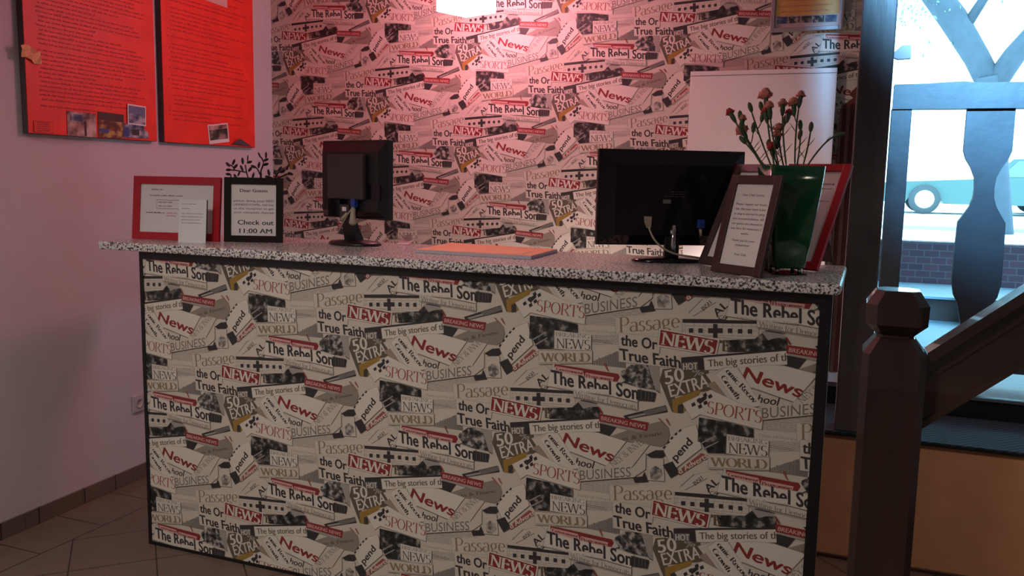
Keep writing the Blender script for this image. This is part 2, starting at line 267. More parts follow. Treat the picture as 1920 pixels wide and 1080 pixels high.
# ---------------------------------------------------------------- newspaper wallpaper
PH, PV = .5417, .53
SPEC = json.loads(r'''[["p","print",[[0.4335,0.3665],[0.5435,0.3718],[0.5436,0.3373],[0.4333,0.3336]]],["p","print",[[0.4485,0.3025],[0.547,0.3114],[0.5486,0.2831],[0.4502,0.2717]]],["l","grey",[[0.4492,0.2894],[0.5163,0.2877]],0.0015],["l","grey",[[0.4495,0.2841],[0.5166,0.2828]],0.0015],["t","lgrey",[[0.4209,0.3121],[0.5431,0.3141],[0.4204,0.3204]],"serif","Financial Newspaper"],["p","print",[[0.3407,0.1355],[0.3706,0.1305],[0.5364,0.124],[0.3919,0.1245]]],["p","print",[[0.5454,-0.1321],[0.6103,-0.1307],[0.6118,-0.1715],[0.4219,-0.1754]]],["p","paper",[[-0.0199,0.0978],[0.203,0.1368],[0.2041,0.1115],[0.1798,0.0669],[-0.0144,0.047]]],["t","tan",[[-0.0053,0.0525],[0.1792,0.0829],[-0.0088,0.0986]],"serif","Passage"],["l","grey",[[0.4562,0.2103],[0.4553,0.2268]],0.003],["l","grey",[[0.4604,0.2103],[0.4597,0.2228]],0.003],["l","grey",[[0.4646,0.2103],[0.4638,0.2249]],0.003],["l","grey",[[0.4688,0.2103],[0.4679,0.227]],0.003],["l","grey",[[0.4729,0.2103],[0.4719,0.229]],0.003],["l","grey",[[0.4771,0.2103],[0.4758,0.2345]],0.003],["l","grey",[[0.4812,0.2103],[0.48,0.2332]],0.003],["l","grey",[[0.4854,0.2103],[0.484,0.2353]],0.003],["l","grey",[[0.4895,0.2103],[0.488,0.2374]],0.003],["l","grey",[[0.4937,0.2103],[0.4921,0.2395]],0.003],["l","grey",[[0.4978,0.2103],[0.496,0.2422]],0.003],["l","grey",[[0.5019,0.2103],[0.5001,0.2436]],0.003],["l","grey",[[0.5061,0.2103],[0.5041,0.2457]],0.003],["l","grey",[[0.5102,0.2103],[0.5081,0.2478]],0.003],["l","grey",[[0.5143,0.2103],[0.5121,0.2498]],0.003],["l","grey",[[0.5184,0.2103],[0.5162,0.2498]],0.003],["l","grey",[[0.5225,0.2103],[0.52,0.2539]],0.003],["l","grey",[[0.5266,0.2103],[0.524,0.256]],0.003],["l","grey",[[0.5307,0.2103],[0.528,0.258]],0.003],["l","grey",[[0.5348,0.2103],[0.532,0.2601]],0.003],["l","grey",[[0.5389,0.2103],[0.5362,0.2573]],0.003],["l","grey",[[0.543,0.2103],[0.5399,0.2642]],0.003],["l","grey",[[0.5471,0.2103],[0.5438,0.2662]],0.003],["l","grey",[[0.5511,0.2103],[0.5478,0.2683]],0.003],["l","grey",[[0.5552,0.2103],[0.5517,0.2703]],0.003],["l","grey",[[0.5593,0.2103],[0.5561,0.2648]],0.003],["p","photo2",[[0.5459,0.1974],[0.577,0.2225],[0.6321,0.2278],[0.6587,0.1515],[0.5994,0.155],[0.5429,0.167]]],["p","lgrey",[[0.6282,0.2274],[0.6635,0.225],[0.6686,0.1466],[0.6547,0.153]]],["p","brown",[[0.1239,-0.0825],[0.1322,-0.0472],[0.1938,-0.1731],[0.1654,-0.1747]]],["p","brown",[[0.1322,-0.0472],[0.2639,-0.0216],[0.2811,-0.0947],[0.1599,-0.1297]]],["p","ochre",[[0.1638,-0.1365],[0.25,-0.0945],[0.2311,-0.1398],[0.1974,-0.1745],[0.169,-0.1761]]],["p","dark",[[0.1823,-0.1526],[0.1996,-0.1434],[0.1992,-0.1743],[0.1833,-0.1762]]],["t","white",[[0.1423,-0.0933],[0.2001,-0.0746],[0.1346,-0.0531]],"cond","50"],["t","lgrey",[[0.2223,-0.0615],[0.2549,-0.051],[0.2189,-0.0403]],"cond","%"],["t","white",[[0.16,-0.1304],[0.2738,-0.0855],[0.1485,-0.0945]],"cond","EXTRA"],["p","paper",[[0.1835,0.1028],[0.4033,0.12],[0.4026,0.07],[0.3781,0.0644],[0.1887,0.0641]]],["l","lgrey",[[0.1925,0.0982],[0.1943,0.0574]],0.0012],["l","lgrey",[[0.2202,0.1004],[0.2221,0.0598]],0.0012],["l","lgrey",[[0.2478,0.1026],[0.2497,0.0622]],0.0012],["l","lgrey",[[0.2751,0.1047],[0.277,0.0645]],0.0012],["l","lgrey",[[0.3022,0.1069],[0.3041,0.0668]],0.0012],["l","lgrey",[[0.3291,0.109],[0.3311,0.0691]],0.0012],["l","lgrey",[[0.3557,0.1111],[0.3578,0.0714]],0.0012],["l","lgrey",[[0.3822,0.1132],[0.3843,0.0736]],0.0012],["l","lgrey",[[0.1859,0.0895],[0.3992,0.1046]],0.0012],["l","lgrey",[[0.1865,0.076],[0.3999,0.0902]],0.0012],["l","lgrey",[[0.1871,0.0625],[0.4007,0.0757]],0.0012],["p","black",[[0.1849,0.1107],[0.4009,0.1206],[0.4014,0.1123],[0.1855,0.0983]]],["p","black",[[0.2047,0.0835],[0.2178,0.0846],[0.2184,0.0712],[0.2053,0.0701]]],["p","black",[[0.2324,0.0854],[0.2454,0.0865],[0.246,0.0732],[0.233,0.0721]]],["p","black",[[0.3168,0.092],[0.3295,0.093],[0.3302,0.0798],[0.3174,0.0788]]],["p","black",[[0.3453,0.0929],[0.3579,0.094],[0.3586,0.0808],[0.346,0.0798]]],["p","black",[[0.3729,0.0945],[0.3854,0.0955],[0.3861,0.0824],[0.3736,0.0814]]],["p","black",[[0.2742,0.1022],[0.2871,0.1032],[0.289,0.0627],[0.2761,0.0616]]],["p","black",[[0.2605,0.0884],[0.3022,0.0918],[0.3029,0.0772],[0.2611,0.0737]]],["p","photo",[[0.3114,0.0569],[0.3945,0.0683],[0.4101,0.0844],[0.4323,0.0976],[0.4517,0.0992],[0.482,0.0785],[0.4879,0.0428],[0.3199,0.0226]]],["p","lgrey",[[0.4097,0.0913],[0.4517,0.0992],[0.4803,0.0801],[0.453,0.0761],[0.4307,0.0673],[0.4202,0.0801]]],["t","brown",[[0.296,0.0239],[0.3264,0.0267],[0.2945,0.0554]],"serifb","’E"],["p","paper",[[-0.0071,0.0513],[0.124,0.0478],[0.1188,-0.0013],[0.1865,-0.004],[0.1873,-0.0406],[-0.0021,-0.0365]]],["t","black",[[0.0008,0.0153],[0.114,0.0109],[-0.0003,0.0474]],"cond","the Or"],["t","black",[[0.0002,-0.0296],[0.1872,-0.0381],[-0.0036,0.0039]],"cond","True Faith"],["p","white",[[0.1175,0.0761],[0.2944,0.0582],[0.2872,0.009],[0.1136,0.0217]]],["p","red",[[0.1212,0.0721],[0.2904,0.0551],[0.2836,0.0129],[0.1177,0.0257]]],["t","white",[[0.1219,0.0289],[0.2794,0.0146],[0.1254,0.0659]],"serifb","NEWS"],["p","black",[[0.1858,-0.0059],[0.4901,0.0485],[0.4922,0.0401],[0.2534,-0.0034],[0.257,-0.0365],[0.1881,-0.0427]]],["p","grey",[[0.189,-0.0217],[0.2341,-0.0138],[0.237,-0.0385],[0.1911,-0.0449]]],["t","white",[[0.1934,-0.0429],[0.2362,-0.0368],[0.1915,-0.0233]],"cond","HOT"],["p","white",[[0.2526,-0.0007],[0.4879,0.0421],[0.4984,0.004],[0.2577,-0.0372]]],["t","brown",[[0.2659,-0.0267],[0.4921,0.0144],[0.2632,-0.0057]],"cond","The big stories of th"],["p","black",[[0.5588,0.0611],[0.6877,0.1091],[0.6944,0.0893],[0.5673,0.0508]]],["p","lgrey",[[0.571,0.0593],[0.634,0.0809],[0.6381,0.0754],[0.5792,0.0555]]],["p","grey",[[0.6181,0.0811],[0.6878,0.1072],[0.6922,0.0938],[0.6344,0.071]]],["p","cone",[[0.5085,-0.0136],[0.5805,0.02],[0.6355,0.043],[0.6742,0.0578],[0.6983,0.0428],[0.7039,0.0196],[0.6965,-0.0073],[0.6775,-0.0207],[0.5414,-0.0184]]],["t","brown",[[0.5577,-0.0187],[0.6837,0.0171],[0.5552,-0.0076]],"cond","ss & Financ"],["p","black",[[0.4844,0.0284],[0.5379,0.0228],[0.5166,-0.0093],[0.4503,-0.0067],[0.4874,0.0021]]],["p","lgrey",[[0.4842,0.0346],[0.6362,0.025],[0.6047,0.015],[0.4865,0.0287]]],["p","red",[[0.4806,0.0587],[0.6384,0.0494],[0.6347,0.022],[0.483,0.0344]]],["t","pink",[[0.4882,0.0387],[0.6289,0.0281],[0.4899,0.0516]],"cond","BREAKING NEWS"],["p","white",[[0.3535,-0.0211],[0.4294,-0.0052],[0.4793,-0.003],[0.5698,-0.0187],[0.5116,-0.1039],[0.3892,-0.0751]]],["t","red",[[0.3637,-0.05],[0.5296,-0.091],[0.3747,-0.0163]],"round","News"],["l","grey",[[0.3934,-0.0745],[0.5075,-0.1045]],0.0014],["p","paper",[[0.3935,-0.0787],[0.5075,-0.1065],[0.504,-0.1257],[0.4206,-0.1336]]],["t","black",[[0.4095,-0.1163],[0.4685,-0.1204],[0.4151,-0.0925]],"cond","hool"],["p","paper",[[0.5036,-0.1112],[0.5998,-0.014],[0.6419,-0.0206],[0.5851,-0.1057],[0.5448,-0.1156]]],["t","grey",[[0.5322,-0.1071],[0.626,-0.0186],[0.5174,-0.0948]],"serif","NEY & INVE"],["p","paper",[[0.261,-0.0499],[0.3149,-0.024],[0.3612,-0.1422],[0.3262,-0.126]]],["l","grey",[[0.2855,-0.0679],[0.3258,-0.1133]],0.0015],["p","lbrown",[[0.2639,-0.0793],[0.2855,-0.0679],[0.3304,-0.1212],[0.2996,-0.1085]]],["p","white",[[0.2894,-0.0463],[0.3149,-0.024],[0.3492,-0.0209],[0.4246,-0.1246],[0.3612,-0.1422]]],["t","black",[[0.316,-0.0352],[0.4033,-0.1226],[0.327,-0.0237]],"serifb","omic Recov"],["t","black",[[0.3026,-0.0538],[0.354,-0.1157],[0.3145,-0.0447]],"serifb","Growth"],["p","white",[[0.1965,-0.1444],[0.2774,-0.0945],[0.3607,-0.1253],[0.4292,-0.1366],[0.4267,-0.1958],[0.2484,-0.1714],[0.2266,-0.1897]]],["p","black",[[0.2215,-0.1434],[0.2312,-0.136],[0.2358,-0.1457],[0.2253,-0.1523]]],["p","black",[[0.2368,-0.1284],[0.2463,-0.121],[0.251,-0.1307],[0.2405,-0.1373]]],["p","black",[[0.2416,-0.147],[0.2512,-0.1396],[0.2558,-0.1493],[0.2454,-0.1559]]],["p","black",[[0.2568,-0.1341],[0.2663,-0.1268],[0.271,-0.1364],[0.2606,-0.143]]],["p","black",[[0.2541,-0.111],[0.2636,-0.1037],[0.2682,-0.1133],[0.2578,-0.1199]]],["p","black",[[0.2695,-0.1131],[0.279,-0.1058],[0.2836,-0.1154],[0.2733,-0.122]]],["p","black",[[0.2386,-0.1298],[0.2647,-0.1112],[0.2671,-0.1215],[0.2477,-0.1414]]],["t","lred",[[0.2681,-0.1651],[0.4262,-0.1769],[0.2704,-0.1288]],"serif","SPORTS"],["p","paper",[[0.4205,-0.1294],[0.5929,-0.0985],[0.633,-0.046],[0.6331,-0.0988],[0.5981,-0.1284],[0.4301,-0.1679]]],["t","grey",[[0.4266,-0.163],[0.59,-0.128],[0.4248,-0.1322]],"thin","BUSINESS"],["l","dark",[[0.428,-0.1678],[0.5961,-0.1295]],0.0018],["p","black",[[0.5961,-0.1295],[0.6252,-0.122],[0.6309,-0.1056],[0.6445,-0.1363],[0.6028,-0.145]]],["p","black",[[0.6352,-0.0518],[0.6623,-0.034],[0.6935,-0.0297],[0.7016,-0.0367],[0.6828,-0.0553],[0.6474,-0.0582]]],["p","paper",[[0.6397,-0.0634],[0.6868,-0.0568],[0.6936,-0.1265],[0.6423,-0.1301]]],["p","photo3",[[0.6469,-0.0968],[0.6642,-0.0822],[0.6843,-0.0914],[0.6871,-0.1113],[0.67,-0.128],[0.652,-0.1246]]],["p","white",[[0.1472,0.2327],[0.1625,0.2693],[0.1943,0.3055],[0.2387,0.3259],[0.2582,0.2563],[0.1869,0.1864],[0.1655,0.1963]]],["p","black",[[0.1418,0.2411],[0.1473,0.2496],[0.1525,0.246],[0.1469,0.2392]]],["p","black",[[0.1537,0.2578],[0.1592,0.2663],[0.1644,0.2627],[0.1588,0.2559]]],["p","black",[[0.1636,0.272],[0.1691,0.2805],[0.1743,0.2768],[0.1687,0.2701]]],["p","black",[[0.1755,0.2864],[0.181,0.2949],[0.1862,0.2912],[0.1806,0.2845]]],["p","black",[[0.1875,0.2987],[0.193,0.3071],[0.1981,0.3034],[0.1926,0.2968]]],["t","black",[[0.1841,0.2033],[0.233,0.27],[0.1667,0.2181]],"round","pend"],["p","black",[[0.1448,0.1882],[0.1745,0.2041],[0.1968,0.1705],[0.1704,0.151]]],["p","lred",[[0.1896,0.1738],[0.2589,0.2415],[0.2797,0.2337],[0.1963,0.1639]]],["t","white",[[0.1982,0.1664],[0.2798,0.2303],[0.1893,0.1802]],"cond","d Adverts"],["p","photo",[[0.2466,0.3489],[0.3266,0.3452],[0.4041,0.334],[0.4055,0.3085],[0.3305,0.308],[0.3333,0.2504],[0.2751,0.245],[0.2574,0.2732],[0.2459,0.2751]]],["p","lgrey",[[0.2574,0.274],[0.2968,0.2995],[0.2989,0.2972],[0.26,0.271]]],["p","lgrey",[[0.2631,0.2561],[0.3056,0.2838],[0.3073,0.2815],[0.2657,0.2531]]],["p","white",[[0.3305,0.308],[0.4485,0.3033],[0.4493,0.253],[0.3313,0.2501]]],["t","grey",[[0.3341,0.2909],[0.4452,0.2918],[0.3335,0.3034]],"serif","BREAKING"],["t","dgrey",[[0.336,0.2533],[0.4483,0.257],[0.3345,0.2834]],"serif","NEWS"],["p","paper",[[0.2793,0.2422],[0.4529,0.2568],[0.4544,0.2155],[0.2814,0.1956]]],["l","grey",[[0.2794,0.24],[0.4523,0.255]],0.0014],["l","grey",[[0.2833,0.1993],[0.4532,0.217]],0.0014],["t","tan",[[0.2883,0.2051],[0.4511,0.22],[0.2846,0.2314]],"serifb","WORLD"],["p","paper",[[0.3283,0.2023],[0.4356,0.1985],[0.5421,0.191],[0.5589,0.1707],[0.5431,0.161],[0.3225,0.1791]]],["p","red",[[0.3325,0.2015],[0.5381,0.1906],[0.5444,0.1812],[0.5369,0.1652],[0.4324,0.1677],[0.4277,0.1835],[0.3328,0.1904]]],["p","pink",[[0.3365,0.1953],[0.4267,0.1887],[0.4265,0.1699],[0.3335,0.1802]]],["p","pink",[[0.4352,0.1839],[0.5255,0.1785],[0.522,0.1644],[0.4324,0.1665]]],["t","red",[[0.3386,0.1832],[0.4255,0.1764],[0.3392,0.1923]],"serifb","Government"],["t","red",[[0.4365,0.1701],[0.5207,0.1667],[0.437,0.18]],"serifb","Programme"],["p","paper",[[0.1976,0.1245],[0.2405,0.1709],[0.3007,0.1935],[0.3225,0.1791],[0.3069,0.1195],[0.1801,0.11]]],["t","dgrey",[[0.2457,0.138],[0.269,0.1634],[0.2367,0.1463]],"serifb","INSU"],["l","dark",[[0.2019,0.1292],[0.2405,0.173]],0.0016],["l","dark",[[0.2153,0.1201],[0.2798,0.1665]],0.0016],["t","black",[[0.2852,0.1213],[0.3187,0.1601],[0.2684,0.1362]],"cond","AL"],["t","black",[[0.2897,0.1155],[0.3132,0.1243],[0.2873,0.1257]],"cond","Co"],["p","white",[[0.3203,0.1822],[0.3267,0.1803],[0.4282,0.1685],[0.5309,0.163],[0.6074,0.1539],[0.6012,0.1092],[0.508,0.1209],[0.3109,0.1282]]],["t","black",[[0.3226,0.1398],[0.6049,0.1164],[0.3203,0.1809]],"cond","The Rebel Son"],["p","white",[[0.3152,0.1287],[0.3917,0.1307],[0.5115,0.1383],[0.5101,0.1211],[0.413,0.1206]]],["t","lgrey",[[0.341,0.1231],[0.5122,0.1165],[0.3408,0.1314]],"serif","Opinions on the black"],["p","black",[[0.5996,0.149],[0.657,0.1445],[0.6522,0.117],[0.6049,0.1156]]],["l","grey",[[0.6117,0.1463],[0.6116,0.1164]],0.0012],["l","grey",[[0.6254,0.1478],[0.6254,0.1179]],0.0012],["l","grey",[[0.6352,0.1489],[0.6352,0.119]],0.0012],["l","grey",[[0.645,0.15],[0.645,0.1202]],0.0012],["p","paper",[[0.3982,0.1231],[0.6012,0.1072],[0.6021,0.0852],[0.3988,0.1039]]],["t","grey",[[0.403,0.1043],[0.5981,0.0859],[0.4025,0.1207]],"serif","Writing for Democrats"],["l","dark",[[0.4221,0.095],[0.4762,0.0909]],0.002],["l","lgrey",[[0.3968,0.1012],[0.6022,0.0824]],0.0015],["p","red",[[0.4774,0.08],[0.4815,0.0813],[0.4935,0.0643],[0.4896,0.0598]]],["p","lred",[[0.4926,0.2162],[0.4965,0.2207],[0.5074,0.1976],[0.5034,0.1972]]],["p","lred",[[0.666,0.0668],[0.6719,0.0675],[0.6942,0.0463],[0.6863,0.0493]]],["p","lred",[[0.6895,0.0657],[0.6932,0.0701],[0.7037,0.0515],[0.6999,0.051]]],["l","dark",[[0.6547,0.153],[0.6686,0.1466]],0.0018]]''')
def paper_cell():
    V = []; F = []; K = []; names = []
    def put(v, f, m, lay):
        o = len(V); n = 'print_' + m
        if n not in names: names.append(n)
        V.extend([(p[0], p[1], lay + (p[2] if len(p) > 2 else 0)) for p in v]); F.extend([[o + i for i in q] for q in f]); K.extend([names.index(n)] * len(f))
    lay = 3e-5
    for e in SPEC:
        lay += 2.5e-5
        if e[0] == 'p':
            pts = e[2]; cx = sum(p[0] for p in pts) / len(pts); cy = sum(p[1] for p in pts) / len(pts)
            tri = [list(t) for t in tessellate_polygon([[Vector((*p, 0)) for p in pts]])]
            if e[1] in ('paper', 'white', 'print'):
                ex = []
                for p in pts:
                    d = math.hypot(p[0] - cx, p[1] - cy) or 1; ex.append((p[0] + (p[0] - cx) / d * .0016, p[1] + (p[1] - cy) / d * .0016))
                put(ex, tri, 'lgrey', lay - 1e-5)
            put(pts, tri, e[1], lay)
        elif e[0] == 'l':
            a, b = [Vector(p) for p in e[2]]; d = (b - a).normalized(); n = Vector((-d.y, d.x)) * e[3] / 2
            put([a + n, a - n, b - n, b + n], [[0, 1, 2, 3]], e[1], lay)
        else:
            v, f = lay_text(e[3], e[4], *e[2]); put(v, f, e[1], lay)
    return np.array(V), F, K, names
CELL = paper_cell()
def wallpaper(mb_mesh_name, x0, x1, z0, z1, ox, oz, odd, y, extra=None):
    V, F, K, names = CELL; W = []; G = []; KK = []; o = 0
    nv = len(V); lo = V.min(0); hi = V.max(0)
    for c in range(int((x0 - ox) / PH) - 3, int((x1 - ox) / PH) + 4):
        for r in range(int((z0 - oz) / PV) - 3, int((z1 - oz) / PV) + 4):
            ax = ox + c * PH; az = oz + (r + (.5 if (c % 2) == odd else 0)) * PV
            if ax + hi[0] < x0 or ax + lo[0] > x1 or az + hi[1] < z0 or az + lo[1] > z1: continue
            W.append(np.c_[V[:, 0] + ax, y - V[:, 2], V[:, 1] + az]); G += [[o + i for i in f] for f in F]; KK += K; o += nv
    b0 = o; W.append(np.array([(x0, y, z0), (x1, y, z0), (x1, y, z1), (x0, y, z1)])); G.append([b0, b0 + 1, b0 + 2, b0 + 3]); KK.append(names.index('print_paper'))
    me = bpy.data.meshes.new(mb_mesh_name); me.from_pydata(np.vstack(W).tolist(), [], G)
    for n in names: me.materials.append(MATS[n])
    me.polygons.foreach_set('material_index', KK)
    b = bmesh.new(); b.from_mesh(me)
    for co, no in (((x0, 0, 0), (-1, 0, 0)), ((x1, 0, 0), (1, 0, 0)), ((0, 0, z0), (0, 0, -1)), ((0, 0, z1), (0, 0, 1))):
        bmesh.ops.bisect_plane(b, geom=b.verts[:] + b.edges[:] + b.faces[:], plane_co=co, plane_no=no, clear_outer=True, dist=1e-6)
    for f in b.faces:
        if f.normal.y > 0: f.normal_flip()
    b.to_mesh(me); b.free(); return me

BRANCH = [[[-0.015, 1.402], [-0.013, 1.474], [-0.002, 1.496], [0.001, 1.51], [-0.01, 1.528]], [[-0.016, 1.456], [-0.029, 1.479], [-0.037, 1.486]], [[-0.076, 1.437], [-0.085, 1.466], [-0.091, 1.497]], [[-0.085, 1.466], [-0.145, 1.474], [-0.175, 1.475]], [[-0.145, 1.474], [-0.152, 1.487], [-0.167, 1.496]], [[-0.165, 1.435], [-0.166, 1.457]], [[0.054, 1.439], [0.032, 1.45]], [[0.054, 1.439], [0.07, 1.466], [0.102, 1.483]], [[0.054, 1.439], [0.113, 1.462], [0.141, 1.462]]]
LEAVES = [[-0.017, 1.537, -60], [0.012, 1.537, 88], [0.016, 1.518, 15], [0.011, 1.5, 15], [-0.046, 1.49, -20], [-0.023, 1.497, 75], [-0.103, 1.513, -85], [-0.079, 1.524, 85], [-0.068, 1.508, 10], [-0.071, 1.479, 45], [-0.113, 1.483, -60], [-0.121, 1.461, 60], [-0.154, 1.507, 60], [-0.177, 1.497, -40], [-0.14, 1.49, 40], [-0.176, 1.475, 0], [-0.18, 1.457, 0], [-0.139, 1.447, -55], [-0.051, 1.453, 70], [0.024, 1.467, -75], [0.017, 1.449, -5], [0.059, 1.466, -60], [0.076, 1.483, 40], [0.115, 1.49, 60], [0.134, 1.464, -15], [0.094, 1.472, 20], [0.123, 1.44, -30]]
PI = math.pi
# ---------------------------------------------------------------- surface materials
mat('plaster', (.60, .54, .56), .75, bump=.25, bscale=160, noise=.03, nscale=3)
mat('plaster_dim', (.5, .45, .42), .8)
mat('wood_dark', (.040, .020, .014), .32, spec=.5, noise=.45, nscale=9, bump=.3, bscale=34, coat=.8, stretch=(1, 1, .12))
mat('wood_rail', (.045, .024, .016), .34, spec=.5, noise=.4, nscale=9, bump=.4, bscale=34, coat=.8, stretch=(.15, 1, 1))
mat('wood_glare_blue', (.038, .046, .058), .5, noise=.2, nscale=8, bump=.2, bscale=30)  # dark timber tinted blue to stand for the window glare
mat('wood_red', (.14, .035, .025), .5, noise=.3, nscale=8, stretch=(1, 1, .15))
mat('black_edge', (.010, .010, .011), .35)
mat('peach_paint', (.62, .30, .15), .7, noise=.08, nscale=6, bump=.1)
mat('carcass', (.10, .08, .06), .6, noise=.1)
mat('beige_edge', (.30, .19, .12), .6)
mat('black_plastic', (.012, .011, .012), .38, bump=.1, bscale=300)
mat('grey_plastic', (.045, .038, .038), .5, bump=.1, bscale=300)
mat('black_gloss', (.006, .006, .008), .12)
mat('screen_glass', (.01, .011, .014), .08)
mat('chrome', (.55, .56, .58), .14, metal=1)
mat('beige_cable', (.42, .36, .27), .45)
mat('vga_blue', (.02, .06, .30), .4)
mat('red_frame', (.46, .012, .022), .35)
mat('brown_frame', (.055, .022, .020), .45, noise=.2, nscale=30)
mat('black_frame', (.012, .007, .007), .6, spec=.2)
mat('sheet', (.84, .78, .76), .5, noise=.02)
mat('sheet_grey', (.78, .74, .75), .4)
mat('ink', (.02, .018, .02), .6)
mat('ink_soft', (.16, .14, .15), .6)
mat('ink_red', (.50, .16, .13), .6)
mat('acrylic', (.80, .83, .81), .08, spec=.8, coat=.6)
mat('iron', (.018, .014, .018), .5)
mat('orange_paper', (.90, .44, .20), .6, noise=.06, nscale=5)
mat('pad_side', (.55, .50, .56), .6)
mat('vase_green', (.005, .085, .028), .12, spec=.6, noise=.25, nscale=5, coat=.5)
mat('stem_green', (.05, .085, .035), .6)
mat('calyx_green', (.055, .11, .045), .55)
mat('petal', (.90, .30, .24), .6, noise=.25, nscale=60)
mat('petal_red', (.62, .05, .07), .6, noise=.25, nscale=60)
mat('poster_red', (.86, .040, .022), .5, noise=.10, nscale=9)
mat('poster_ink', (.42, .010, .018), .6)
mat('board_side', (.10, .075, .085), .7)
mat('white_board', (.84, .78, .76), .35, noise=.02, nscale=3)
mat('silver_frame', (.40, .36, .38), .35, metal=.3)
mat('cream', (.60, .52, .48), .5)
mat('yellow_paper', (.62, .36, .10), .5, noise=.15, nscale=14)
photo_mat('photo_snow', [(.03, .05, .10), (.15, .18, .26), (.45, .46, .52)], 22)
photo_mat('photo_roof', [(.10, .05, .05), (.40, .24, .20), (.62, .48, .42)], 14)
photo_mat('photo_market', [(.08, .02, .01), (.20, .07, .03), (.50, .32, .10)], 26)
photo_mat('photo_hill', [(.015, .018, .014), (.05, .05, .03), (.35, .25, .22)], 18)
mat('photo_sky', (.12, .16, .26), .5); mat('photo_blue', (.03, .07, .25), .5); mat('photo_dark', (.05, .02, .015), .5)
mat('lamp_shade', (.9, .6, .6), .6, emis=(1, .33, .42), es=36)
mat('bulb', (1, .9, .8), .5, emis=(1, .85, .7), es=8)
mat('outlet_white', (.5, .45, .45), .4)
mat('street', (.75, .75, .75), .9, noise=.06, nscale=1.5)
mat('kerb', (.35, .42, .46), .9)
mat('bark', (.06, .08, .11), .9, noise=.12, nscale=6)  # blue cast of the glare put into the bark colour
mat('leaf_out', (.16, .42, .34), .7)
mat('car_paint', (.06, .12, .12), .3); mat('car_light', (.08, .14, .16), .3); mat('tyre', (.05, .06, .07), .8); mat('hub', (.6, .62, .65), .4); mat('car_glass', (.12, .2, .26), .1)
mat('step_stone', (.30, .42, .50), .5, noise=.06); mat('alcove_floor_paint', (.24, .36, .44), .55, noise=.12, nscale=30)
# brick of the parapet
m = mat('brick', (.16, .07, .08), .8); nt = m.node_tree; tc = nt.nodes.new('ShaderNodeTexCoord'); mp = nt.nodes.new('ShaderNodeMapping'); mp.inputs['Rotation'].default_value = (PI / 2, 0, 0)
br = nt.nodes.new('ShaderNodeTexBrick'); nt.links.new(tc.outputs['Object'], mp.inputs[0]); nt.links.new(mp.outputs[0], br.inputs[0]); br.inputs['Scale'].default_value = 5
br.inputs['Color1'].default_value = (.085, .028, .032, 1); br.inputs['Color2'].default_value = (.05, .022, .028, 1); br.inputs['Mortar'].default_value = (.09, .06, .065, 1); nt.links.new(br.outputs[0], P(m).inputs['Base Color'])
# zigzag carpet
m = mat('carpet_blue', (.03, .07, .11), .9); nt = m.node_tree; tc = nt.nodes.new('ShaderNodeTexCoord'); sx = nt.nodes.new('ShaderNodeSeparateXYZ'); nt.links.new(tc.outputs['Object'], sx.inputs[0])
zig = math_n(nt, 'PINGPONG', math_n(nt, 'ADD', sx.outputs[0], 10), .075)
fr_ = math_n(nt, 'FRACT', math_n(nt, 'MULTIPLY', math_n(nt, 'ADD', math_n(nt, 'ADD', sx.outputs[1], zig), sx.outputs[2]), 30))
st = math_n(nt, 'GREATER_THAN', fr_, .5)
nz = nt.nodes.new('ShaderNodeTexNoise'); nz.inputs['Scale'].default_value = 220; nt.links.new(tc.outputs['Object'], nz.inputs[0])
mx = nt.nodes.new('ShaderNodeMix'); mx.data_type = 'RGBA'; nt.links.new(math_n(nt, 'MULTIPLY', st, math_n(nt, 'ADD', nz.outputs[0], .3)), mx.inputs[0])
mx.inputs[6].default_value = (.032, .062, .088, 1); mx.inputs[7].default_value = (.006, .012, .02, 1); nt.links.new(mx.outputs[2], P(m).inputs['Base Color'])
# floor: border row along the left wall, the field laid diagonally, 30 cm tiles
m = mat('floor_tiles', (.15, .10, .085), .45); nt = m.node_tree; tc = nt.nodes.new('ShaderNodeTexCoord'); sx = nt.nodes.new('ShaderNodeSeparateXYZ'); nt.links.new(tc.outputs['Object'], sx.inputs[0])
X_, Y_ = sx.outputs[0], sx.outputs[1]
def grout(v, off, per, wd): return math_n(nt, 'LESS_THAN', math_n(nt, 'PINGPONG', math_n(nt, 'ADD', v, 40 * per - off), per / 2), wd)
g1 = grout(math_n(nt, 'ADD', X_, Y_), -.651, .4243, .004); g2 = grout(math_n(nt, 'SUBTRACT', Y_, X_), .027, .4243, .004)
field = math_n(nt, 'GREATER_THAN', X_, -.557); diag = math_n(nt, 'MULTIPLY', math_n(nt, 'MAXIMUM', g1, g2), field)
bord = math_n(nt, 'MULTIPLY', grout(Y_, -.244, .30, .003), math_n(nt, 'SUBTRACT', 1, field)); edge = math_n(nt, 'LESS_THAN', math_n(nt, 'ABSOLUTE', math_n(nt, 'ADD', X_, .557)), .003)
gm = math_n(nt, 'MAXIMUM', math_n(nt, 'MAXIMUM', diag, bord), edge)
nz = nt.nodes.new('ShaderNodeTexNoise'); nz.inputs['Scale'].default_value = 6; nz.inputs['Detail'].default_value = 6; nt.links.new(tc.outputs['Object'], nz.inputs[0])
rp = nt.nodes.new('ShaderNodeValToRGB'); nt.links.new(nz.outputs[0], rp.inputs[0]); rp.color_ramp.elements[0].color = (.12, .078, .06, 1); rp.color_ramp.elements[1].color = (.18, .125, .10, 1)
mx = nt.nodes.new('ShaderNodeMix'); mx.data_type = 'RGBA'; nt.links.new(gm, mx.inputs[0]); nt.links.new(rp.outputs[0], mx.inputs[6]); mx.inputs[7].default_value = (.035, .024, .02, 1)
nt.links.new(mx.outputs[2], P(m).inputs['Base Color'])
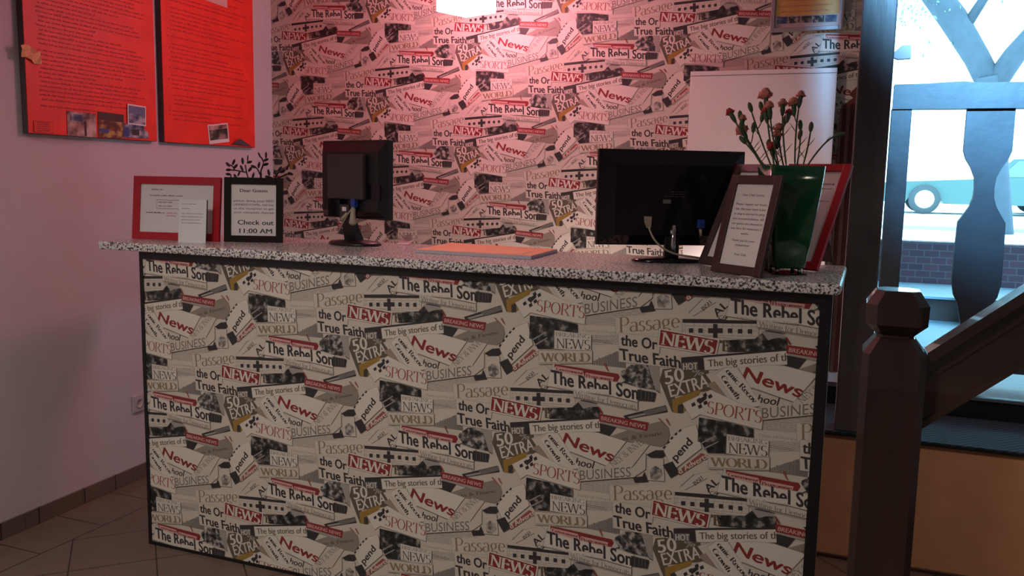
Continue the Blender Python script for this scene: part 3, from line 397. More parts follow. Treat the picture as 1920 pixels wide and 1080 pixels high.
# speckled laminate
def speckle(name, scale, stops, rough):
    m = mat(name, (.4, .4, .4), rough); nt = m.node_tree; tc = nt.nodes.new('ShaderNodeTexCoord')
    v = nt.nodes.new('ShaderNodeTexNoise'); v.inputs['Scale'].default_value = scale; v.inputs['Detail'].default_value = 3; v.inputs['Roughness'].default_value = .6; nt.links.new(tc.outputs['Object'], v.inputs['Vector'])
    r = nt.nodes.new('ShaderNodeValToRGB'); r.color_ramp.interpolation = 'LINEAR'; nt.links.new(v.outputs[0], r.inputs[0]); e = r.color_ramp.elements
    e[0].position = stops[0][0]; e[0].color = (*stops[0][1], 1); e[1].position = stops[-1][0]; e[1].color = (*stops[-1][1], 1)
    for p_, c_ in stops[1:-1]: q = e.new(p_); q.color = (*c_, 1)
    nt.links.new(r.outputs[0], P(m).inputs['Base Color']); return m
speckle('laminate', 130, [(.39, (.02, .02, .02)), (.465, (.32, .30, .29)), (.53, (.82, .80, .76))], .22)

# ---------------------------------------------------------------- room shell
YB = 1.697
floor = struct(MB().box(-1.4, 5, -5.2, 1.0, -.1, 0, 'floor_tiles').box(-1.4, 2.1, 1.0, 1.9, -.1, 0, 'floor_tiles').build('floor'))
ceil_ = struct(MB().box(-1.4, 5, -5.2, 4.8, 3.0, 3.1, 'plaster_dim').build('ceiling'))
A_L = math.atan(.05) + PI / 2      # the left wall leans a little off square
def on_left(y, z, off=0):   # a point on the left wall's face, off = distance into the room
    return Vector((-.82 - .05 * y, y, z)) + Vector((.9988, .0499, 0)) * off
wl_ = MB().box(-5.2, 1.74, 0, .12, 0, 3.0, 'plaster').build('wall_left'); wl_.location = on_left(0, 0); wl_.rotation_euler = (0, 0, A_L); struct(wl_)
bb = MB()
x = -4.6
while x < 1.66:
    bb.box(x, min(x + .298, 1.69), -.009, .0, 0.0, .070, 'floor_tiles', bev=.0015); x += .30
bo = bb.build('baseboard_left'); bo.location = on_left(0, 0, .0005); bo.rotation_euler = (0, 0, A_L); struct(bo)
wb = wallpaper('wall_back', -.905, 2.30, 0, 3.0, -.9514, 1.9295, 0, YB)
wbo = bpy.data.objects.new('wall_back', wb); C.objects.link(wbo); struct(wbo)
struct(MB().box(-1.2, 2.36, YB + .002, YB + .12, 0, 3.0, 'plaster_dim').build('wall_back_core'))
# bare dark boarding where the wallpaper is torn off
tear = [(2.30, 2.9), (2.255, 2.5), (2.248, 2.27), (2.254, 2.13), (2.284, 2.06), (2.276, 2.03), (2.243, 1.975), (2.262, 1.95), (2.236, 1.90), (2.205, 1.862), (2.224, 1.848), (2.198, 1.825), (2.176, 1.812), (2.166, 1.5), (2.172, 1.0), (2.165, .60), (2.36, .60), (2.36, 2.9)]
struct(MB().prism(tear, YB - .012, YB - .0065, 'wood_red').build('wall_back_boarding'))
struct(MB().box(2.172, 2.182, YB - .03, YB - .012, .6, 1.80, 'wood_dark').box(2.20, 2.215, YB - .03, YB - .012, .6, 1.80, 'wood_dark').build('trim_1'))
struct(MB().box(2.22, 2.355, YB + .121, 4.44, 0, 3.0, 'plaster_dim').build('wall_alcove'))
struct(MB().box(4.6, 4.75, -5.2, 4.8, 0, 3.0, 'plaster_dim').build('wall_right'))
struct(MB().box(-1.2, 5, -5.3, -5.15, 0, 3.0, 'plaster_dim').build('wall_front'))
# raised landing with carpet, its peach painted face, the step behind and the alcove floor
struct(MB().box(2.08, 4.6, .985, 1.0, 0, .495, 'peach_paint').box(2.08, 4.6, .970, .985, 0, .012, 'wood_dark').build('wall_landing'))
ld = MB().box(2.08, 4.6, .975, 1.44, .497, .512, 'carpet_blue').box(2.08, 4.6, 1.0, 1.44, .40, .497, 'carcass').box(2.08, 4.6, .972, .976, .496, .506, 'black_edge')
struct(ld.build('floor_landing'))
struct(MB().box(2.36, 4.6, YB - .014, 3.65, .585, .600, 'alcove_floor_paint').box(2.10, 4.6, 1.44, YB - .014, .585, .600, 'alcove_floor_paint').box(2.10, 4.6, 1.425, 1.44, .512, .594, 'black_edge').box(2.10, 4.6, 1.410, 1.446, .592, .604, 'chrome').build('floor_alcove'))
struct(MB().box(2.36, 4.6, 3.65, 4.45, .585, .742, 'wood_dark').box(2.36, 4.6, 3.63, 4.45, .742, .757, 'step_stone').build('trim_3'))
struct(MB().box(2.22, 4.75, 4.45, 4.62, .4, 1.06, 'brick').build('wall_parapet'))

# ---------------------------------------------------------------- reception counter
T = thing('reception_counter', 'reception counter with a front papered in newspaper collage and black edging', 'counter', (.98, .25, 0))
def loc_(o): o.location = Vector(o.location) - Vector((.98, .25, 0)); return o
fp = wallpaper('front_panel', -.238, 2.19, .012, 1.136, 0, .68576, 1, 0.0)
fo = bpy.data.objects.new('front_panel', fp); C.objects.link(fo); fo.parent = T; loc_(fo)
loc_(MB().box(-.25, 2.215, .002, .022, 0, 1.158, 'carcass').build('front_board', T))
e = MB().box(-.254, -.238, -.006, .016, 0, 1.16, 'black_edge').box(2.19, 2.222, -.008, .016, 0, 1.16, 'black_edge').box(-.238, 2.19, -.008, .0018, 1.134, 1.16, 'black_edge').box(-.238, 2.19, -.006, .0018, 0, .012, 'black_edge')
loc_(e.build('edging', T, 'black edging strip'))
for x0, x1 in ((-.25, -.228), (2.193, 2.215)): loc_(MB().box(x0, x1, .022, .50, 0, 1.158, 'beige_edge').build('side_panel', T))
loc_(MB().box(-.228, 2.193, .022, .80, .72, .745, 'carcass').build('inner_desk', T))
top = MB().prism([(-.435, -.03), (2.243, -.03), (2.250, .565), (-.50, .565)], 1.163, 1.193, 'laminate', 'xy').build('countertop')
bv = top.modifiers.new('b', 'BEVEL'); bv.width = .009; bv.segments = 3; bv.limit_method = 'ANGLE'
tag(top, 'long grey speckled laminate worktop lying on the reception counter', 'countertop')
CT = 1.1935

# ---------------------------------------------------------------- monitors
def monitor(name, label, x, y, rz, w, z0, z1, kind, basex, basey):
    t = thing(name, label, 'monitor', (x, y, CT), (0, 0, rz)); a, b = z0 - CT, z1 - CT; h = b - a; c = (a + b) / 2
    def ring(hw, z_a, z_b, yy): return [(-hw, yy, z_a), (hw, yy, z_a), (hw, yy, z_b), (-hw, yy, z_b)]
    MB().box(-w / 2, w / 2, .0, .024, a, b, 'black_plastic', bev=.003).build('housing', t)
    MB().box(-w / 2 + .014, w / 2 - .014, .0242, .0252, a + .018, b - .014, 'screen_glass').build('screen', t)
    M = Matrix.Translation((0, 0, 0))
    if kind == 'square':
        MB().loft([ring(w / 2 - .006, a + .006, b - .006, 0.0005), ring(w / 2 - .03, a + .03, b - .045, -.026)], 'black_plastic', False).build('rear_cover', t)
        p = MB().box(-.105, .105, -.052, -.0262, a + .075, b - .055, 'grey_plastic', bev=.008); p.box(-.10, -.03, -.050, -.0262, a + .008, a + .074, 'black_gloss'); p.box(.02, .045, -.050, -.0262, a + .008, a + .074, 'black_gloss'); p.build('rear_plate', t)
        MB().box(.108, .175, -.0275, -.0262, a + .078, a + .135, 'black_gloss').build('vent_recess', t)
        MB().box(-.012, .012, -.0535, -.0525, a + .030, a + .046, 'sheet').box(-.027, .027, -.0522, -.030, a - .01, a + .055, 'grey_plastic').build('sticker', t, 'small white sticker')
        nk = [[(-.036, -.02, .006), (.036, -.02, .006), (.036, .02, .006), (-.036, .02, .006)], [(-.024, -.052, a + .03), (.024, -.052, a + .03), (.024, -.027, a + .03), (-.024, -.027, a + .03)]]
        MB().loft(nk, 'black_plastic', False).build('neck', t)
        MB().lathe([(.001, 0), (.118, 0), (.122, .004), (.112, .012), (.03, .02), (.001, .021)], 'black_plastic', 32, sy=.72).build('base', t)
        MB().box(.035, .058, -.052, -.030, a + .045, a + .078, 'vga_blue', bev=.003).build('plug', t, 'blue plug')
        g = bez((.046, -.045, a + .045), (.055, -.06, a - .01), (.05, -.05, a - .01), 6); MB().tube(g, [.009, .010, .011, .012, .014, .016, .017], 'beige_cable').build('plug', t, 'beige plug boot')
        MB().tube(bez((.046, -.048, a + .045), (.02, -.075, a + .0), (-.03, -.055, a - .055), 8), .0035, 'beige_cable').tube([(.028, -.062, a + .022), (.003, -.068, a - .004)], [.006, .008], 'beige_cable').build('cable', t, 'beige cable')
    else:
        MB().loft([ring(w / 2 - .004, a + .004, b - .004, 0.0005), ring(w / 2 - .055, a + .035, b - .05, -.030)], 'black_gloss', False).build('rear_cover', t)
        s = MB().box(-.036, -.009, -.0312, -.0302, c - .018, c - .005, 'ink_soft')
        for k in range(3): scribble(s, -.03 + .02 * (k > 0), .04, c + .004 + k * .008, .003, 'board_side', y=-.0306)
        s.build('sticker', t, 'small grey label')
        MB().tube([(0.003, -.036, .01), (0.003, -.036, .125)], .0085, 'chrome', 14).build('neck', t, 'chrome column')
        MB().box(-.022, .028, -.026, -.008, .008, a + .06, 'black_plastic', bev=.003).build('neck', t, 'dark column behind the chrome one')
        MB().lathe([(.001, 0), (.125, 0), (.128, .004), (.118, .010), (.03, .017), (.001, .018)], 'black_gloss', 32, sy=.62).build('base', t)
        MB().loft([[(px + dx * k, -.036 + dy * k, z) for dx, dy in ((-1, -1), (1, -1), (1, 1), (-1, 1))] for px, z, k in ((-.088, a + .098, .011), (-.087, a + .078, .010), (-.083, a + .06, .006))], 'beige_cable', False).build('plug', t, 'beige plug')
        MB().tube(bez((-.085, -.037, a + .07), (-.07, -.06, a - .01), (.02, -.058, a - .028), 10) + [Vector((.08, -.05, a - .036)), Vector((.12, -.03, .012))], .0035, 'beige_cable').build('cable', t, 'beige cable')
        MB().box(.085, .108, -.045, -.026, a + .06, a + .09, 'vga_blue', bev=.003).tube([(.096, -.035, a + .06), (.098, -.037, a + .035)], [.006, .004], 'beige_cable').build('plug', t, 'blue plug')
    return t
monitor('desktop_monitor', 'small square black monitor turned away beside the black check-out sign', .4465, .395, math.radians(-18), .388, 1.295, 1.597, 'square', 0, 0)
monitor('desktop_monitor', 'wide glossy black monitor seen from behind, left of the green vase', 1.684, .385, math.radians(28.4), .505, 1.248, 1.567, 'wide', 0, 0)

# ---------------------------------------------------------------- framed notices on the counter
def frame(name, label, x, y, rz, lean, w, h, b, fm, sm='sheet', th=.014, z=CT, cat='picture frame'):
    t = thing(name, label, cat, (x, y, z + th * math.sin(lean) + .0005), (-lean, 0, rz))
    f = MB()
    f.box(0, b, 0, th, 0, h, fm, bev=.0012).box(w - b, w, 0, th, 0, h, fm, bev=.0012).box(b, w - b, 0, th, 0, b, fm, bev=.0012).box(b, w - b, 0, th, h - b, h, fm, bev=.0012).box(b, w - b, th - .004, th - .001, b, h - b, 'carcass')
    f.build('frame_rim', t)
    g = MB().box(w / 2 - .03, w / 2 + .03, th, th + .003, h * .03, h * .70, 'carcass', M=Matrix.Translation((0, 0, 0)) @ Matrix.Translation((0, th, h * .7)) @ Matrix.Rotation(2 * lean, 4, 'X') @ Matrix.Translation((0, -th, -h * .7)))
    g.build('rear_support', t)
    s = MB().box(b, w - b, th - .007, th - .0045, b, h - b, sm)
    return t, s, th - .0074
# red frame, landscape
w_, h_, b_ = .375, .250, .030
t, s, yy = frame('picture_frame', 'red landscape frame with a printed sheet at the left end of the worktop', -.401, .108, math.radians(10.7), .11, w_, h_, b_, 'red_frame', 'sheet_grey')
scribble(s, .075, .125, .196, .006, 'ink_soft', y=yy); scribble(s, .07, .215, .173, .005, 'ink_soft', y=yy)
s.add([(.10, yy, .157), (.30, yy, .157), (.30, yy, .1585), (.10, yy, .1585)], [(0, 1, 2, 3)], 'ink_soft').add([(.10, yy, .123), (.30, yy, .123), (.30, yy, .1245), (.10, yy, .1245)], [(0, 1, 2, 3)], 'ink_soft').add([(.10, yy, .123), (.101, yy, .123), (.101, yy, .158), (.10, yy, .158)], [(0, 1, 2, 3)], 'ink_soft')
for z_ in (.147, .132): scribble(s, .108, .168, z_, .005, 'ink_soft', y=yy)
scribble(s, .055, .135, .105, .005, 'ink', y=yy); scribble(s, .145, .19, .105, .005, 'ink_red', y=yy); scribble(s, .145, .185, .094, .005, 'ink_red', y=yy)
s.build('printed_sheet', t)
# acrylic sign holder
t = thing('sign_holder', 'small clear acrylic sign holder in front of the red landscape frame', 'sign holder', (-.160, .100, CT), (-.09, 0, math.radians(8.5)))
MB().box(0, .118, .001, .003, .002, .162, 'sheet_grey').build('printed_sheet', t)
a = MB().box(0, .118, -.0015, .0008, 0, .165, 'acrylic').box(.116, .119, -.001, .006, 0, .165, 'chrome').box(0, .118, -.002, .03, -.0005, .0015, 'acrylic')  # chrome strip drawn as the highlight on the right edge
for z_, x1 in ((.147, .085), (.129, .06), (.11, .115), (.098, .115), (.086, .10), (.074, .11)): scribble(a, .012, x1 - .01, z_, .003, 'ink_soft', y=-.0018)
a.build('acrylic_shell', t, 'clear acrylic shell')
# black check-out sign
w_, h_, b_ = .228, .252, .026
t, s, yy = frame('picture_frame', 'black frame reading Dear Guests and Check out 11:00 AM beside the red landscape frame', -.022, .195, math.radians(22), .08, w_, h_, b_, 'black_frame')
write(s, 'Dear Guests', w_ / 2, .196, .0115, 'ink', 'semi', y=yy, width=.108, align='c')
for i, l in enumerate(('please, bring your BED', 'LINNEN/TOWEL, and key', 'to the reception to get', 'your complete deposit')): write(s, l, .036, .158 - i * .0150, .0078, 'ink', 'plain', y=yy, width=.156)
write(s, 'Check out', w_ / 2 + .008, .069, .0175, 'ink', 'semi', y=yy, width=.140, align='c')
write(s, '11:00 AM', w_ / 2 + .008, .036, .0175, 'ink', 'semi', y=yy, width=.128, align='c')
s.build('printed_sheet', t)
# front brown frame by the vase
w_, h_, b_ = .193, .298, .026
A2 = math.radians(-36)
t, s, yy = frame('picture_frame', 'dark brown portrait frame reading Dear Club Guests, leaning in front of the green vase', 1.866, .112, A2, .25, w_, h_, b_, 'brown_frame')
write(s, 'Dear Club Guests,', w_ / 2, .236, .0070, 'ink', 'plain', y=yy, width=.085, align='c')
for i, l in enumerate(('Please, respect our house', 'rule, that your room is just', 'to sleep in, and not for party', 'and accommodation. All', 'our guests are allowed to', 'stay here for maximum 2', 'weeks.')): write(s, l, w_ / 2, .208 - i * .0148, .0068, 'ink', 'plain', y=yy, width=.118 if i < 6 else .032, align='c')
for i, l in enumerate(('Thank you for your', 'cooperation')): write(s, l, w_ / 2, .098 - i * .0135, .0066, 'ink', 'plain', y=yy, width=(.088, .055)[i], align='c')
write(s, 'Your Club', w_ / 2, .056, .0066, 'ink', 'plain', y=yy, width=.046, align='c')
s.build('printed_sheet', t)
# brown frame behind it
t, s, yy = frame('picture_frame', 'dark brown portrait frame standing behind the Dear Club Guests frame, touching the wide monitor', 1.792, .330, math.radians(-42), .42, .19, .355, .027, 'brown_frame')
for i in range(9): scribble(s, .04, .165, .27 - i * .022, .006, 'ink_soft', y=yy)
s.build('printed_sheet', t)
# red portrait frame on the right
t, s, yy = frame('picture_frame', 'tall red frame with a printed sheet leaning behind the right side of the green vase', 1.966, .385, math.radians(-26.5), .50, .222, .375, .026, 'red_frame')
write(s, 'IMPORTANT NOTICE', .118, .300, .006, 'ink', 'round', y=yy, width=.13, align='c')
for i in range(2): scribble(s, .05, .185, .285 - i * .045, .004, 'ink_soft', y=yy)
for i in range(5): scribble(s, .04, .14, .20 - i * .02, .004, 'ink_soft', y=yy)
s.build('printed_sheet', t)

# ---------------------------------------------------------------- iron twig ornament
t = thing('twig_ornament', 'black iron twig ornament with leaves standing behind the check-out sign', 'ornament', (-.01, .42, CT))
def tp(p): return (p[0] + .01, 0, p[1] - CT)
M_ = MB(); M_.tube([(0.02, 0, .0), (.0, 0, .1), (.0, 0, .21)], [.009, .007, .006], 'iron').tube([(0.0, 0, .1), (.05, 0, .2), (.065, 0, .25)], [.007, .006, .005], 'iron').tube([(0.0, 0, .12), (-.05, 0, .2), (-.066, 0, .244)], [.006, .005, .004], 'iron').tube([(-.03, 0, .17), (-.13, 0, .21), (-.155, 0, .245)], [.005, .004, .003], 'iron')
for b in BRANCH: M_.tube([tp(p) for p in b], [.006 if i == 0 else .0035 for i in range(len(b))] if len(b) > 4 else .003, 'iron', 6)
M_.build('branches', t)
for x, z, a in LEAVES:
    L_ = MB(); n = 10; R_ = Matrix.Translation((x + .01, random.uniform(-.006, .006), z - CT)) @ Matrix.Rotation(-math.radians(a), 4, 'Y') @ Matrix.Rotation(random.uniform(-.4, .4), 4, 'X')
    L_.loft([[(.0145 * math.cos(2 * PI * j / n) * k, yy, .0062 * math.sin(2 * PI * j / n) * k) for j in range(n)] for yy, k in ((-.0012, .6), (0, 1), (.0012, .6))], 'iron', True, R_)
    L_.build('leaf', t)
MB().lathe([(.001, 0), (.05, 0), (.05, .006), (.001, .008)], 'iron', 24).build('base', t)

# ---------------------------------------------------------------- paper pad and loose card
pd = MB().prism([(.815, .198), (1.262, .183), (1.245, .508), (.782, .560)], CT, CT + .011, 'pad_side', 'xy').prism([(.817, .200), (1.260, .185), (1.243, .506), (.784, .558)], CT + .0112, CT + .0122, 'orange_paper', 'xy')
pd.prism([(.995, .215), (1.215, .207), (1.21, .36), (1.0, .37)], CT + .0123, CT + .0127, 'cream', 'xy').prism([(1.0, .22), (1.21, .212), (1.205, .355), (1.005, .365)], CT + .0128, CT + .0131, 'orange_paper', 'xy')
pdo = pd.build('desk_pad'); tag(pdo, 'flat pad of orange and white paper lying on the worktop between the monitors', 'paper pad')
c = MB().add([(0, 0, 0), (.06, -.01, .002), (.065, .03, .018), (.035, .035, .042), (.01, .03, .022)], [(0, 1, 2, 4), (4, 2, 3)], 'sheet').build('crumpled_card'); c.location = (.575, .50, CT + .001); c.rotation_euler = (0, 0, -.1)
so = c.modifiers.new('s', 'SOLIDIFY'); so.thickness = .001
tag(c, 'crumpled white slip of paper beside the foot of the small square monitor', 'paper')

# ---------------------------------------------------------------- vase and carnations
t = thing('flower_vase', 'tall square tapered dark green vase with chrome feet, holding carnations', 'vase', (2.077, .192, CT), (0, 0, math.radians(21)))
def sq(h, z, r=.012):
    P_ = []
    for cx, cy, a0 in ((1, 1, 0), (-1, 1, 90), (-1, -1, 180), (1, -1, 270)):
        for k in range(5): a = math.radians(a0 + 22.5 * k); P_.append((cx * (h - r) + r * math.cos(a), cy * (h - r) + r * math.sin(a), z))
    return P_
MB().loft([sq(.040, .018), sq(.048, .022), sq(.060, .12), sq(.073, .24), sq(.080, .322), sq(.075, .322), sq(.068, .24), sq(.05, .06), sq(.04, .03)], 'vase_green', True).build('vase_body', t)
MB().box(-.055, .05, -.05, .055, .0, .003, 'black_gloss').build('foot_plate', t)
for sx_ in (-1, 1):
    for sy_ in (-1, 1): MB().lathe([(.001, 0), (.0065, 0), (.0065, .016), (.001, .016)], 'chrome', 12, Matrix.Translation((sx_ * .034, sy_ * .034, .0032))).build('foot', t, 'chrome foot')
def head(mb_name, p, d, r, m, t):
    # a carnation: ruffled petals above a long green calyx
    r *= 1.3; d = Vector(d).normalized(); R_ = Matrix.Translation(p) @ d.to_track_quat('Z', 'Y').to_matrix().to_4x4(); b = MB()
    for k in range(5):
        n = 22; tilt = .25 + .35 * k / 5; rr = r * (1 - k * .13); ph = random.uniform(0, 6)
        ring = lambda q, z0, am: [(q * math.cos(2 * PI * j / n) * (1 + am * math.sin(j * 2.1 + ph)), q * math.sin(2 * PI * j / n) * (1 + am * math.cos(j * 1.7 + ph)), z0 + am * r * .9 * math.sin(j * 2.6 + ph)) for j in range(n)]
        b.loft([ring(r * .22, 0, 0), ring(rr * .7, r * (.35 + .16 * k), .12), ring(rr, r * (.5 + .24 * k), .2), ring(rr * .6, r * (.42 + .22 * k), .1)], m, True, R_, caps=False)
    b.build('petals', t)
    MB().lathe([(.001, -.034), (.0042, -.031), (.0075, -.014), (.0072, 0), (.009, .005), (.003, .005)], 'calyx_green', 10, R_).build('calyx', t)
def bud(p, d, t, m='calyx_green', s=1.3):
    d = Vector(d).normalized(); R_ = Matrix.Translation(p) @ d.to_track_quat('Z', 'Y').to_matrix().to_4x4()
    MB().lathe([(.0008, -.014 * s), (.0042 * s, -.008 * s), (.0058 * s, .002), (.0045 * s, .010 * s), (.001, .015 * s)], m, 10, R_).build('bud', t)
MO = Vector((2.068, .20, 0))
def carnation(label, base, blooms, buds, arch=0):
    # blooms: (x, z, radius, colour); buds: (x, z)
    root = Vector((2.06 + base * .030, .175 + random.uniform(-.02, .02), 1.26)); t = thing('carnation', label, 'flower', root, group=None)
    mouth = Vector((2.062 + base * .058, .17 + random.uniform(-.03, .03), 1.50)) - root; st = MB(); yo = random.uniform(-.03, .05)
    tgt = [(Vector((x, .2 + yo + random.uniform(-.01, .01), z)) - root, 0) for x, z, *_ in blooms + buds]
    for i, (q, _) in enumerate(tgt):
        if i == 0:
            mid = mouth + (q - mouth) * .5 + Vector((-.010 if q.x < mouth.x else .008, 0, .012 + arch)); path = [Vector((0, 0, 0))] + bez(mouth, mid, q, 8); main = path
        else:
            s_ = main[6 if i == 1 else 5]; path = bez(s_, (s_ + q) / 2 + Vector((.004 if q.x > s_.x else -.004, 0, -.006)), q, 5)
        off = .022 if i < len(blooms) else .010
        d = (path[-1] - path[-2]).normalized()
        st.tube(path[:-1] + [path[-1] - d * off * .5], [.0026] * (len(path) - 2) + [.0023, .0019] if i == 0 else .0017, 'stem_green', 6)
        if i == 0:
            for k in (3, 5):   # narrow leaves at the joints
                a = path[k]; sd = random.choice((-1, 1)); st.loft([[a + Vector((sd * u * .02, 0, u * .028)) + Vector((dx * wd, dy * wd, 0)) for dx, dy in ((1, 0), (0, 1), (-1, 0), (0, -1))] for u, wd in ((0, .001), (.5, .0016), (1, .0004))], 'stem_green')
        if i < len(blooms): head('bloom', path[-1], d, blooms[i][2], blooms[i][3], t)
        else: bud(path[-1], d, t)
    st.build('stem', t); return t
P_, R_d = 'petal', 'petal_red'
carnation('leftmost carnation stem, with a small dark red flower at the edge of the bunch', -.95, [(1.890, 1.671, .011, R_d), (1.926, 1.650, .010, P_)], [(1.919, 1.665)])
carnation('low left carnation with a full pink flower beside a small bud', -.85, [(1.927, 1.618, .016, P_)], [(1.958, 1.630)])
carnation('thin stem carrying only one closed bud, lowest on the left of the bunch', -.8, [], [(1.931, 1.592)])
carnation('tallest pink carnation left of the middle, with a bud just below its flower', -.45, [(1.991, 1.716, .017, P_)], [(1.977, 1.695)])
carnation('carnation stem with two closed buds at the upper left of the bunch', -.55, [], [(1.948, 1.690), (1.984, 1.660)])
carnation('carnation with two pink flowers side by side near the middle of the bunch', -.2, [(2.008, 1.682, .012, P_), (1.996, 1.670, .010, R_d)], [])
carnation('upright central carnation with a pink flower and a dark red one on its right', .15, [(2.041, 1.694, .012, P_), (2.058, 1.670, .010, R_d)], [(2.05, 1.655)])
carnation('tallest carnation on the right, with two salmon flowers at different heights', .5, [(2.090, 1.719, .011, P_), (2.073, 1.694, .014, P_)], [])
carnation('right hand carnation stem with two fat dark buds one above the other', .55, [], [(2.095, 1.637), (2.096, 1.609)])
carnation('thin right hand stem ending in a single slanted bud', .8, [], [(2.125, 1.632)])
carnation('short carnation with two bright coral flowers stacked low in the middle', .0, [(2.036, 1.619, .012, P_), (2.033, 1.598, .012, P_)], [])
carnation('shortest carnation, its flower hanging just above the vase rim', -.25, [(2.021, 1.565, .011, R_d)], [(2.012, 1.575)])
t = carnation('long bare stem arching far out to the right past the white panel', .9, [], [(2.205, 1.608)], .035)

# ---------------------------------------------------------------- back wall: white panel and framed sheet
wp_ = MB().box(1.50, 2.15, 1.655, 1.68, .60, 1.978, 'white_board', bev=.002)
t = thing('white_panel', 'tall plain white panel standing against the newspaper wallpaper behind the vase', 'panel', (1.825, 1.667, .6))
for o in (wp_.build('panel_sheet', t), MB().box(1.502, 2.148, 1.6535, 1.6552, 1.955, 1.957, 'ink_soft').build('seam', t), MB().box(1.55, 1.58, 1.66, 1.68, 0, .6, 'silver_frame').build('leg', t), MB().box(2.07, 2.10, 1.66, 1.68, 0, .6, 'silver_frame').build('leg', t)): o.location = (-1.825, -1.667, -.6)
t = thing('framed_notice', 'silver framed orange notice with small photos, high on the newspaper wallpaper', 'picture frame', (1.85, 1.665, 2.145))
W2, H2 = .312, .40
MB().box(0, .018, 0, .02, 0, H2, 'silver_frame', bev=.002).box(W2 - .018, W2, 0, .02, 0, H2, 'silver_frame', bev=.002).box(.018, W2 - .018, 0, .02, 0, .018, 'silver_frame', bev=.002).box(.018, W2 - .018, 0, .02, H2 - .018, H2, 'silver_frame', bev=.002).build('frame_rim', t)
s = MB().box(.018, W2 - .018, .010, .016, .018, H2 - .018, 'cream').box(.022, W2 - .022, .0085, .0099, .070, H2 - .03, 'yellow_paper')
for i, mm in enumerate(('photo_snow', 'print_photo', 'photo_hill', 'print_photo2', 'photo_snow')): s.box(.026 + i * .052, .074 + i * .052, .0080, .0099, .036, .066, mm)
for i in range(8): scribble(s, .04, .26, .085 + i * .024, .005, 'ink_red', y=.0078)
s.build('printed_sheet', t)

# ---------------------------------------------------------------- left wall: red boards
def board(label, y0, y1, z0, rows, seed):
    random.seed(seed); t = thing('notice_board', label, 'notice board', on_left(y0, z0, .0305), (0, 0, A_L)); L = y1 - y0; H = 2.62 - z0
    MB().box(0, L, .003, .030, 0, H, 'board_side', bev=.001).build('board', t)
    s = MB().box(.001, L - .001, -.0005, .0028, .002, H - .002, 'poster_red')
    z = .11
    while z < H - .03:
        x0 = .06 + random.choice((0, 0, .01)); x1 = x0 + (L - .13) * random.choice((1, 1, .9, .75, .5, .95)); scribble(s, x0, x1, z, .0075, 'poster_ink', y=-.0009)
        if rows and random.random() < .35: s.box(x0 - .022, x0 - .014, -.001, -.0006, z, z + .007, 'poster_ink')
        z += random.choice((.0175, .0175, .0175, .026)) if not rows else random.choice((.02, .02, .034))
    s.build('red_sheet', t); return t
board('wide red notice board with dense print, left one of the two on the wall', -.014, .708, 1.602, False, 3)
board('narrower red notice board with bullet lines, next to the corner', .757, 1.480, 1.602, True, 5)
def card(name, label, cat, y, z, w, h, build, roll=0, off=.0325, group=None):
    t = MB(); build(t, w, h); o = t.build(name); o.location = on_left(y, z, off); o.rotation_euler = Euler((0, roll, A_L)); tag(o, label, cat, group); return o
def c_roof(t, w, h): t.box(0, w, -.001, 0, 0, h, 'photo_roof').box(w * .1, w * .55, -.0013, -.001, h * .6, h * .9, 'photo_snow').box(w * .58, w * .66, -.0013, -.001, h * .02, h * .65, 'photo_dark')
def c_market(t, w, h): t.box(0, w, -.001, 0, 0, h, 'photo_market').box(0, w, -.0013, -.001, h * .68, h, 'photo_dark').box(0, w * .4, -.0013, -.001, h * .2, h * .34, 'photo_blue')
def c_tower(t, w, h): t.box(0, w, -.001, 0, 0, h, 'sheet_grey').box(.006, w - .006, -.0013, -.001, .006, h - .006, 'photo_snow').box(.006, w - .006, -.0016, -.0013, h * .55, h - .006, 'photo_sky')
def c_snow(t, w, h): t.prism([(0, 0), (w, .004), (w * .98, h * .5), (w * .85, h * .6), (w * .8, h), (0, h * .9)], -.001, 0, 'photo_snow').box(w * .32, w * .62, -.0013, -.001, h * .2, h * .6, 'print_black').box(0, w * .2, -.0013, -.001, h * .1, h * .7, 'photo_blue')
G = 'photos stuck on the red boards'
card('photo_print', 'pale photo of a rooftop, leftmost of the photos on the left red board', 'photo', .176, 1.604, .155, .101, c_roof, .01, group=G)
card('photo_print', 'brown photo with a market like crowd, middle of the photos on the left red board', 'photo', .343, 1.607, .150, .108, c_market, .02, .0327, group=G)
card('photo_print', 'blue grey upright photo with a white rim, highest on the left red board', 'photo', .515, 1.672, .115, .090, c_tower, .03, .0355, group=G)
card('photo_print', 'ragged snowy photo at the lower right corner of the left red board', 'photo', .49, 1.611, .155, .068, c_snow, .01, .034, group=G)
def c_note(t, w, h):
    t.box(0, w, -.0008, 0, 0, h, 'poster_ink').box(.0015, w - .0015, -.0011, -.0008, .0015, h - .0015, 'poster_red')
    for i in range(5): scribble(t, .015, w - .015, .008 + i * .008, .004, 'print_dark', y=-.0014)
card('paper_note', 'small printed red note at the lower left corner of the left board', 'note', .010, 1.607, .092, .046, c_note, .0)
cr = MB(); n = 7
vs = [(i / (n - 1) * .09 + random.uniform(-.004, .004), random.uniform(-.012, .0), .02 * math.sin(i) * .3 + j / 3 * .05 - i * .002 + random.uniform(-.004, .004)) for j in range(4) for i in range(n)]
cr.add(vs, [(j * n + i, j * n + i + 1, (j + 1) * n + i + 1, (j + 1) * n + i) for j in range(3) for i in range(n - 1)], 'orange_paper')
o = cr.build('crumpled_paper'); o.location = on_left(-.036, 1.890, .034); o.rotation_euler = (0, 0, A_L); tag(o, 'crumpled pale scrap of paper stuck over the left edge of the left red board', 'paper'); so = o.modifiers.new('s', 'SOLIDIFY'); so.thickness = .0008
